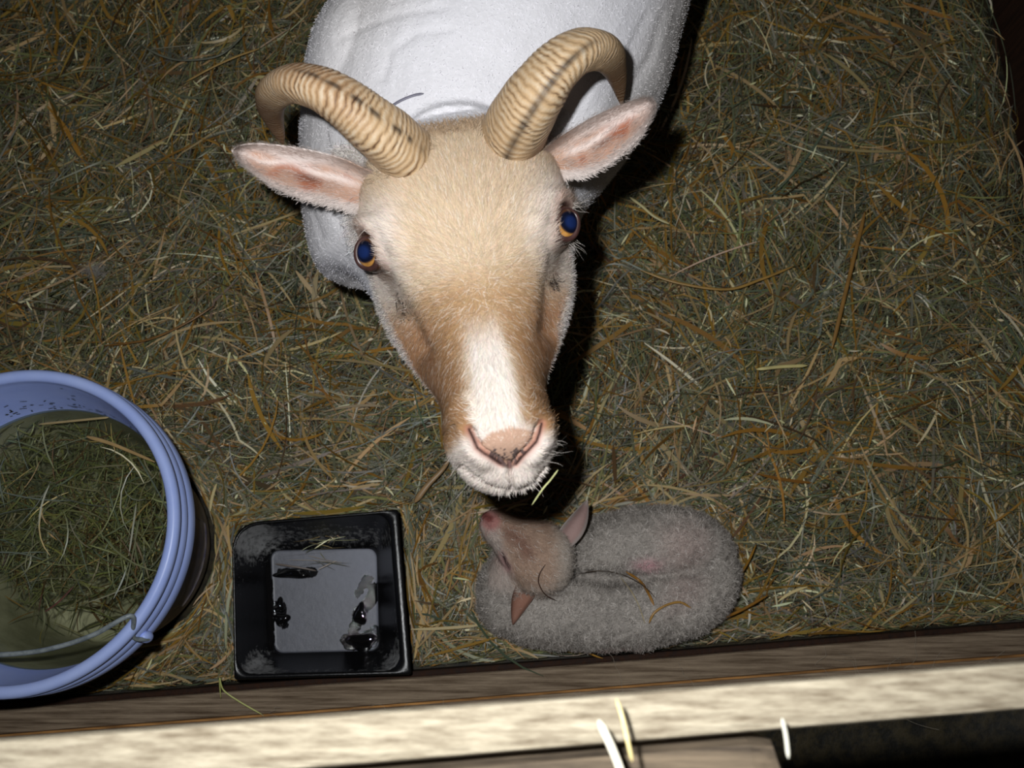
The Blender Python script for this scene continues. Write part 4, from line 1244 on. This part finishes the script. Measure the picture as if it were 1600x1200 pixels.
def inset(cs, l, t, r, b):
    return [(cs[0][0] + l, cs[0][1] + t), (cs[1][0] - r, cs[1][1] + t), (cs[2][0] - r, cs[2][1] - b), (cs[3][0] + l, cs[3][1] - b)]
rad_o = [.036, .004, .004, .004]
rad_i = [.034, .020, .022, .022]
FLR = [(424, 861), (588, 858), (592, 1016), (430, 1020)]
zt = TRAY_Z
def mixc(A, B, t): return [(a[0] + (b[0] - a[0]) * t, a[1] + (b[1] - a[1]) * t) for a, b in zip(A, B)]
in0 = inset(RIM, 4, 6, 5, 5)
in0 = [(in0[0][0], in0[0][1]), (in0[1][0] - 10, in0[1][1]), (in0[2][0] - 12, in0[2][1] - 2), (in0[3][0] + 1, in0[3][1] - 4)]
FL2 = FLR
rings = [ring_of(inset(RIM, 36, 40, 30, 24), [.03, .01, .01, .01], .012), ring_of(inset(RIM, 2, 3, 2, 2), rad_o, zt - .012), ring_of(RIM, rad_o, zt - .011), ring_of(RIM, rad_o, zt - .001),
         ring_of(inset(RIM, 1.2, 1.2, 1.2, 1.2), rad_o, zt), ring_of(inset(in0, -1.5, -1.5, -1.5, -1.5), rad_i, zt), ring_of(in0, rad_i, zt - .002)]
for t in (.06, .12, .18, .25, .32, .4, .48, .56, .64, .72, .8, .88, .94):
    rings.append(ring_of(mixc(in0, FL2, t * .92), [r * (1 - .2 * t) for r in rad_i], zt - .002 - (zt - .02) * (1 - (1 - t) ** 1.3)))
rings.append(ring_of(mixc(in0, FL2, .97), [.014] * 4, .0165))
rings.append(ring_of(FL2, [.010] * 4, .0155))
nr0 = len(rings)
cfl = np.array([np.mean([c[0] for c in FL2]), np.mean([c[1] for c in FL2])])
for t in np.linspace(.03, .999, 44):
    rings.append(ring_of([(c[0] + (cfl[0] - c[0]) * t, c[1] + (cfl[1] - c[1]) * t) for c in FL2], [.010 * (1 - t)] * 4, .0152))
nring = len(rings[0])
V = np.vstack(rings)
# dusty grey sheen painted as a film on the flat bottom, chalky splashes up the corners; wet patches stay black
tx_, ty_, _ = toPix(V)
on_floor = np.repeat(np.arange(len(rings)) >= nr0 - 1, nring)
nzt = noise3(V, 160, 81) * .6 + noise3(V, 420, 82) * .5
wet = np.zeros(len(V))
for poly, r in (([(545, 1003), (575, 1000), (588, 990)], 14), ([(552, 985), (560, 965), (575, 945), (585, 920)], 11), ([(440, 895), (460, 897), (490, 893)], 8), ([(437, 945), (440, 965), (445, 975)], 10), ([(560, 925), (575, 905)], 9)):
    wet = np.maximum(wet, smooth(r + 2, r - 4, seg_dist(tx_, ty_, poly) + 4 * nzt))
fl_ = on_floor * np.clip(.38 + .07 * nzt + .40 * smooth(425, 600, tx_) * smooth(1030, 870, ty_), 0, 1)  # painted sheen, brighter toward the far right
inside = np.repeat((np.arange(len(rings)) >= 6) & (np.arange(len(rings)) < nr0), nring)
top_dirt = np.clip(.95 * np.exp(-(np.hypot(tx_ - 392, ty_ - 842) / 34) ** 2) + 1.1 * np.exp(-(np.hypot(tx_ - 405, ty_ - 1042) / 26) ** 2) + 1.0 * np.exp(-(np.hypot(tx_ - 618, ty_ - 1036) / 24) ** 2)
                   + .55 * np.exp(-((ty_ - 838) / 22) ** 2) + .5 * smooth(608, 625, tx_) + .4 * smooth(1036, 1050, ty_) + .18 * smooth(430, 380, tx_) * smooth(1000, 880, ty_), 0, 1)
top_dirt = top_dirt * inside + .30 * on_floor * smooth(885, 862, ty_)
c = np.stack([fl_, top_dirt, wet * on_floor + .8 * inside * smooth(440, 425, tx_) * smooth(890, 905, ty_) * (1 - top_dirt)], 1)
tray = thing('feed_tray', 'square black plastic tray with painted grey sheen and chalky dust against the wooden board', 'tray', (*V.mean(0)[:2], 0))
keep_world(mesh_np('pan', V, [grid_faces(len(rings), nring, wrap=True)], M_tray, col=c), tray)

M_drop = mat_flat('water drop', (10, 10, 12), rough=.03, spec=1.0)
def drop(pxy, rx, ry, h, label):
    p = PZ(pxy[0], pxy[1], .0165)
    v_, q_, t_ = blob((0, 0, 0), (1, 1, 1), n=16)
    d = np.hypot(v_[:, 0], v_[:, 1])
    wob = 1 + .18 * np.sin(3 * np.arctan2(v_[:, 1], v_[:, 0]) + pxy[0])
    W_ = np.stack([v_[:, 0] * rx * wob, v_[:, 1] * ry * wob, np.maximum(v_[:, 2], -.2) * h], 1) + p
    o = mesh_np('water_drop', W_, [q_], M_drop)
    tag(o, label, 'water', 'water drops in the tray')
drop((456, 897), .021, .006, .004, 'long wet puddle under the thin stalk in the black tray')
drop((437, 946), .006, .009, .004, 'small upper drop at the shaded side of the black tray')
drop((440, 968), .010, .0075, .004, 'round dark drop below another drop in the black tray')
drop((565, 1003), .018, .010, .003, 'broad wet puddle in the corner of the black tray nearest the lamb')
drop((563, 960), .008, .013, .002, 'narrow wet streak above the corner puddle of the black tray')

def skin_of(cx_, cy_, cd_, dz=.004):
    def f(x, y, z=0):
        m = np.hypot(cx_ - x, cy_ - y) < 5
        return PD(x, y, cd_[m].min() - dz) if m.any() else PZ(x, y, .03)
    return f
lxx, lyy, ldd = toPix(lc)
ON_LAMB = skin_of(lxx, lyy, ldd)
pxx, pyy, pdd = toPix(co)
ON_EWE = skin_of(pxx, pyy, pdd, .002)

# ------------------------------------------------------------------ single stalks that can be pointed at
def stalk(label, pts, w, rgb, name='hay_stalk', group=None, w1=None, thick=.0006):
    """pts: world points; a flattened stem with real thickness"""
    k = 40
    c = catmull(np.array(pts, float), k)
    w1 = w if w1 is None else w1
    prof = np.linspace(w, w1, k) * np.clip(1.2 - np.abs(np.linspace(-1, 1, k)) ** 6, .3, 1)
    V, q, t = tube(c, np.stack([prof / 2, np.maximum(prof * .22, thick / 2)], 1), n=8)
    cc = np.tile(lin(rgb), (len(V), 1)) * (1 + .15 * noise3(V, 300, 91)[:, None])
    o = mesh_np(name, V, [q, t], M_stalk, col=cc)
    tag(o, label, 'hay', group)
    return o
Z = PZ
stalk('pale green hay blade sticking out by the chin of the ewe', [PD(872, 734, .668), PD(860, 750, .671), PD(848, 764, .674), PD(831, 789, .680)], .0013, (196, 198, 140))
stalk('bent pale green hay stalk lying on the wooden sill below the tray', [PZ(345, 1092, .040), PZ(343, 1060, .060), PZ(349, 1078, .055), PZ(372, 1095, .050), PZ(412, 1118, .041)], .0017, (196, 200, 120))
stalk('thick pale straw leaning on the top edge of the board', [PD(935, 1125, .400), PD(952, 1160, .396), PD(968, 1200, .394), PD(975, 1230, .392)], .0034, (240, 232, 210))
stalk('thin yellow straw standing at the top edge of the board', [PD(963, 1092, .402), PD(972, 1120, .400), PD(980, 1155, .396), PD(988, 1190, .394)], .0017, (224, 204, 140))
stalk('short whitish straw on the board above the gap left as lens shadow', [PD(1222, 1122, .41), PD(1228, 1150, .41), PD(1232, 1185, .41)], .0018, (236, 232, 214))
stalk('thin dark twig curving along the back of the lamb', [ON_LAMB(905, 896, .118), ON_LAMB(940, 892, .122), ON_LAMB(975, 899, .118), ON_LAMB(1005, 915, .120), ON_LAMB(1025, 935, .120)], .0011, (70, 58, 46))
stalk('ochre straw lying across the flank of the lamb', [ON_LAMB(978, 893, .120), ON_LAMB(1000, 908, .121), ON_LAMB(1012, 925, .123), ON_LAMB(1022, 946, .121)], .0030, (158, 112, 48))
stalk('curved ochre straw on the rump of the lamb', [ON_LAMB(1014, 974, .112), ON_LAMB(1022, 958, .118), ON_LAMB(1040, 946, .120), ON_LAMB(1062, 941, .118), ON_LAMB(1080, 950, .112)], .0026, (170, 128, 62))
stalk('thin dark twig curled behind the drooping ear of the lamb', [ON_LAMB(852, 882, .150), ON_LAMB(843, 897, .148), ON_LAMB(842, 912, .140), ON_LAMB(852, 929, .130), ON_LAMB(870, 939, .116)], .0012, (74, 50, 38))
stalk('green hay blade at the shoulder of the lamb beside the board', [Z(822, 970, .100), Z(838, 988, .085), Z(862, 1000, .062), Z(900, 1008, .045)], .0020, (104, 110, 76))
stalk('thin pale stalk crossing the back of the lamb', [ON_LAMB(968, 900, .122), ON_LAMB(985, 922, .122), ON_LAMB(998, 946, .121), ON_LAMB(1008, 975, .110)], .0010, (190, 172, 130))
stalk('small grey straw lying on the white back of the ewe by its horn', [ON_EWE(608, 168), ON_EWE(626, 157), ON_EWE(646, 149), ON_EWE(662, 146)], .0022, (120, 118, 132))
stalk('long ochre straw leaning on the rump of the lamb', [Z(1082, 972, .07), Z(1110, 948, .075), Z(1140, 918, .06), Z(1165, 885, .045), Z(1182, 850, .035)], .0030, (156, 112, 42))
stalk('ochre straw on the hay right behind the lamb beside the board', [Z(1088, 972, .055), Z(1120, 968, .05), Z(1155, 955, .045), Z(1200, 930, .04)], .0034, (150, 104, 38))
stalk('short bright straw end lying by the rump of the lamb', [Z(1066, 984, .075), Z(1076, 977, .075), Z(1087, 972, .075)], .0034, (228, 216, 160))
stalk('broad tan straw lying beside the muzzle of the ewe', [Z(648, 785, .030), Z(668, 758, .034), Z(690, 735, .036), Z(702, 718, .034)], .0085, (164, 132, 92), w1=.0045)
stalk('long bent ochre stem on the hay above the bucket', [Z(115, 432, .03), Z(122, 460, .034), Z(142, 500, .036), Z(160, 538, .034)], .0022, (140, 100, 40))
stalk('curved brown stem on the hay above the bucket rim', [Z(162, 540, .034), Z(200, 536, .036), Z(240, 528, .037), Z(290, 505, .038), Z(334, 478, .036)], .0030, (132, 94, 46))
stalk('bright broken straw on the open hay right of the head', [Z(984, 308, .034), Z(1003, 322, .036), Z(1022, 338, .036), Z(1046, 350, .034)], .0036, (226, 214, 158))
stalk('long tan straw on the open hay right of the ewe', [Z(1000, 422, .036), Z(1060, 442, .038), Z(1136, 452, .038), Z(1190, 436, .036), Z(1240, 416, .034)], .0036, (176, 138, 72))
stalk('bright pale straw lying flat on the hay right of the muzzle', [Z(1182, 577, .036), Z(1220, 573, .038), Z(1262, 571, .036)], .0046, (220, 206, 140))
stalk('upright ochre straw on the hay far right of the ewe', [Z(1300, 545, .034), Z(1318, 470, .038), Z(1335, 400, .038), Z(1352, 330, .034)], .0052, (156, 116, 60))
stalk('curved grey-green stem at the top corner of the hay', [Z(222, 72, .034), Z(255, 88, .037), Z(290, 94, .038), Z(345, 85, .037), Z(390, 45, .034)], .0030, (118, 120, 104))
stalk('tan straw slanting toward the horn on the hay', [Z(290, 128, .034), Z(330, 106, .037), Z(370, 88, .037), Z(405, 76, .034)], .0030, (188, 152, 84))
stalk('wide tan straw floating at the water edge in the bucket', [Z(135, 682, ZW + .002), Z(170, 692, ZW + .003), Z(205, 706, ZW + .003), Z(242, 722, ZW + .003)], .0045, (168, 138, 88), w1=.0030)
stalk('thin tan straw along the far edge of the bucket water', [Z(60, 663, ZW + .002), Z(100, 659, ZW + .003), Z(150, 654, ZW + .003), Z(170, 652, ZW + .002)], .0026, (156, 136, 92))
stalk('short brown twig floating in the bucket near the handle', [Z(70, 956, ZW + .001), Z(92, 940, ZW + .002), Z(115, 916, ZW + .002)], .0020, (92, 56, 40))
stalk('thin wet stalk above the puddle in the black tray', [Z(430, 881, .026), Z(450, 884, .027), Z(475, 888, .025), Z(494, 892, .021)], .0022, (112, 100, 92))
th_ = loose(26, PZ(505, 856, .05)[:2], .022, (.030, .038), (.02, .075), (.0008, .0020), ['green', 'tan', 'pale'], [.5, .35, .15], curvs=.3)
R_, c_ = th_
mid = R_.mean((1, 2), keepdims=True)
# comb the wisps to lie along the tray's back wall
R_[..., 1] = mid[..., 1] + (R_[..., 1] - mid[..., 1]) * .22
tag(stuff_mesh('hay_wisp', [(R_, c_)], M_stalk), 'wisp of green hay lying along the inner edge of the black tray', 'hay', kind='stuff')
# a pinch of shed wool lying on the hay
n = 260
c0 = Z(147, 423, .030)
P_ = c0 + rng.normal(0, 1, (n, 3)) * np.array([.009, .004, .003])
Sx = strands(P_, np.tile([0, 0, 1.0], (n, 1)), rng.normal(0, 1, (n, 3)), rng.uniform(.006, .014, n), np.full(n, .0002), rng.uniform(.1, .6, n), K=6, curl=.2)
tag(mesh_np('wool_tuft', Sx.reshape(-1, 3), [ribbon_faces(n, 6)], M_fur, col=np.tile(lin((170, 166, 160)), (n * 12, 1))), 'small pinch of shed white wool on the hay above the bucket', 'wool')
# wool hairs caught on the board
n = 90
wx = rng.uniform(-.30, .58, n); wd_ = rng.uniform(.030, .075, n)
Vs, Fs, off = [], [], 0
for k in range(n):
    y = wy0 + math.tan(WA) * wx[k] - wd_[k]
    pts = [np.array([wx[k], y, SILL + .005])]
    dirv = rng.normal(0, 1, 3)
    for st_ in range(5):
        dirv = dirv + rng.normal(0, .6, 3); dirv /= np.linalg.norm(dirv)
        p = pts[-1] + dirv * np.array([.013, .010, .005])
        p[2] = max(p[2], SILL + .0048)
        pts.append(p)
    cc = catmull(pts, 24)
    V, q, t = tube(cc, np.full((24, 2), .00013), n=4)
    Vs.append(V); Fs.append(q + off); off += len(V)
tag(mesh_np('wool_hair', np.vstack(Vs), [np.vstack(Fs)], mat_flat('wool hair', (190, 178, 160), .8, .2)), 'fine pale wool hairs caught on the rough wooden sill beside the lamb', 'wool', kind='stuff')
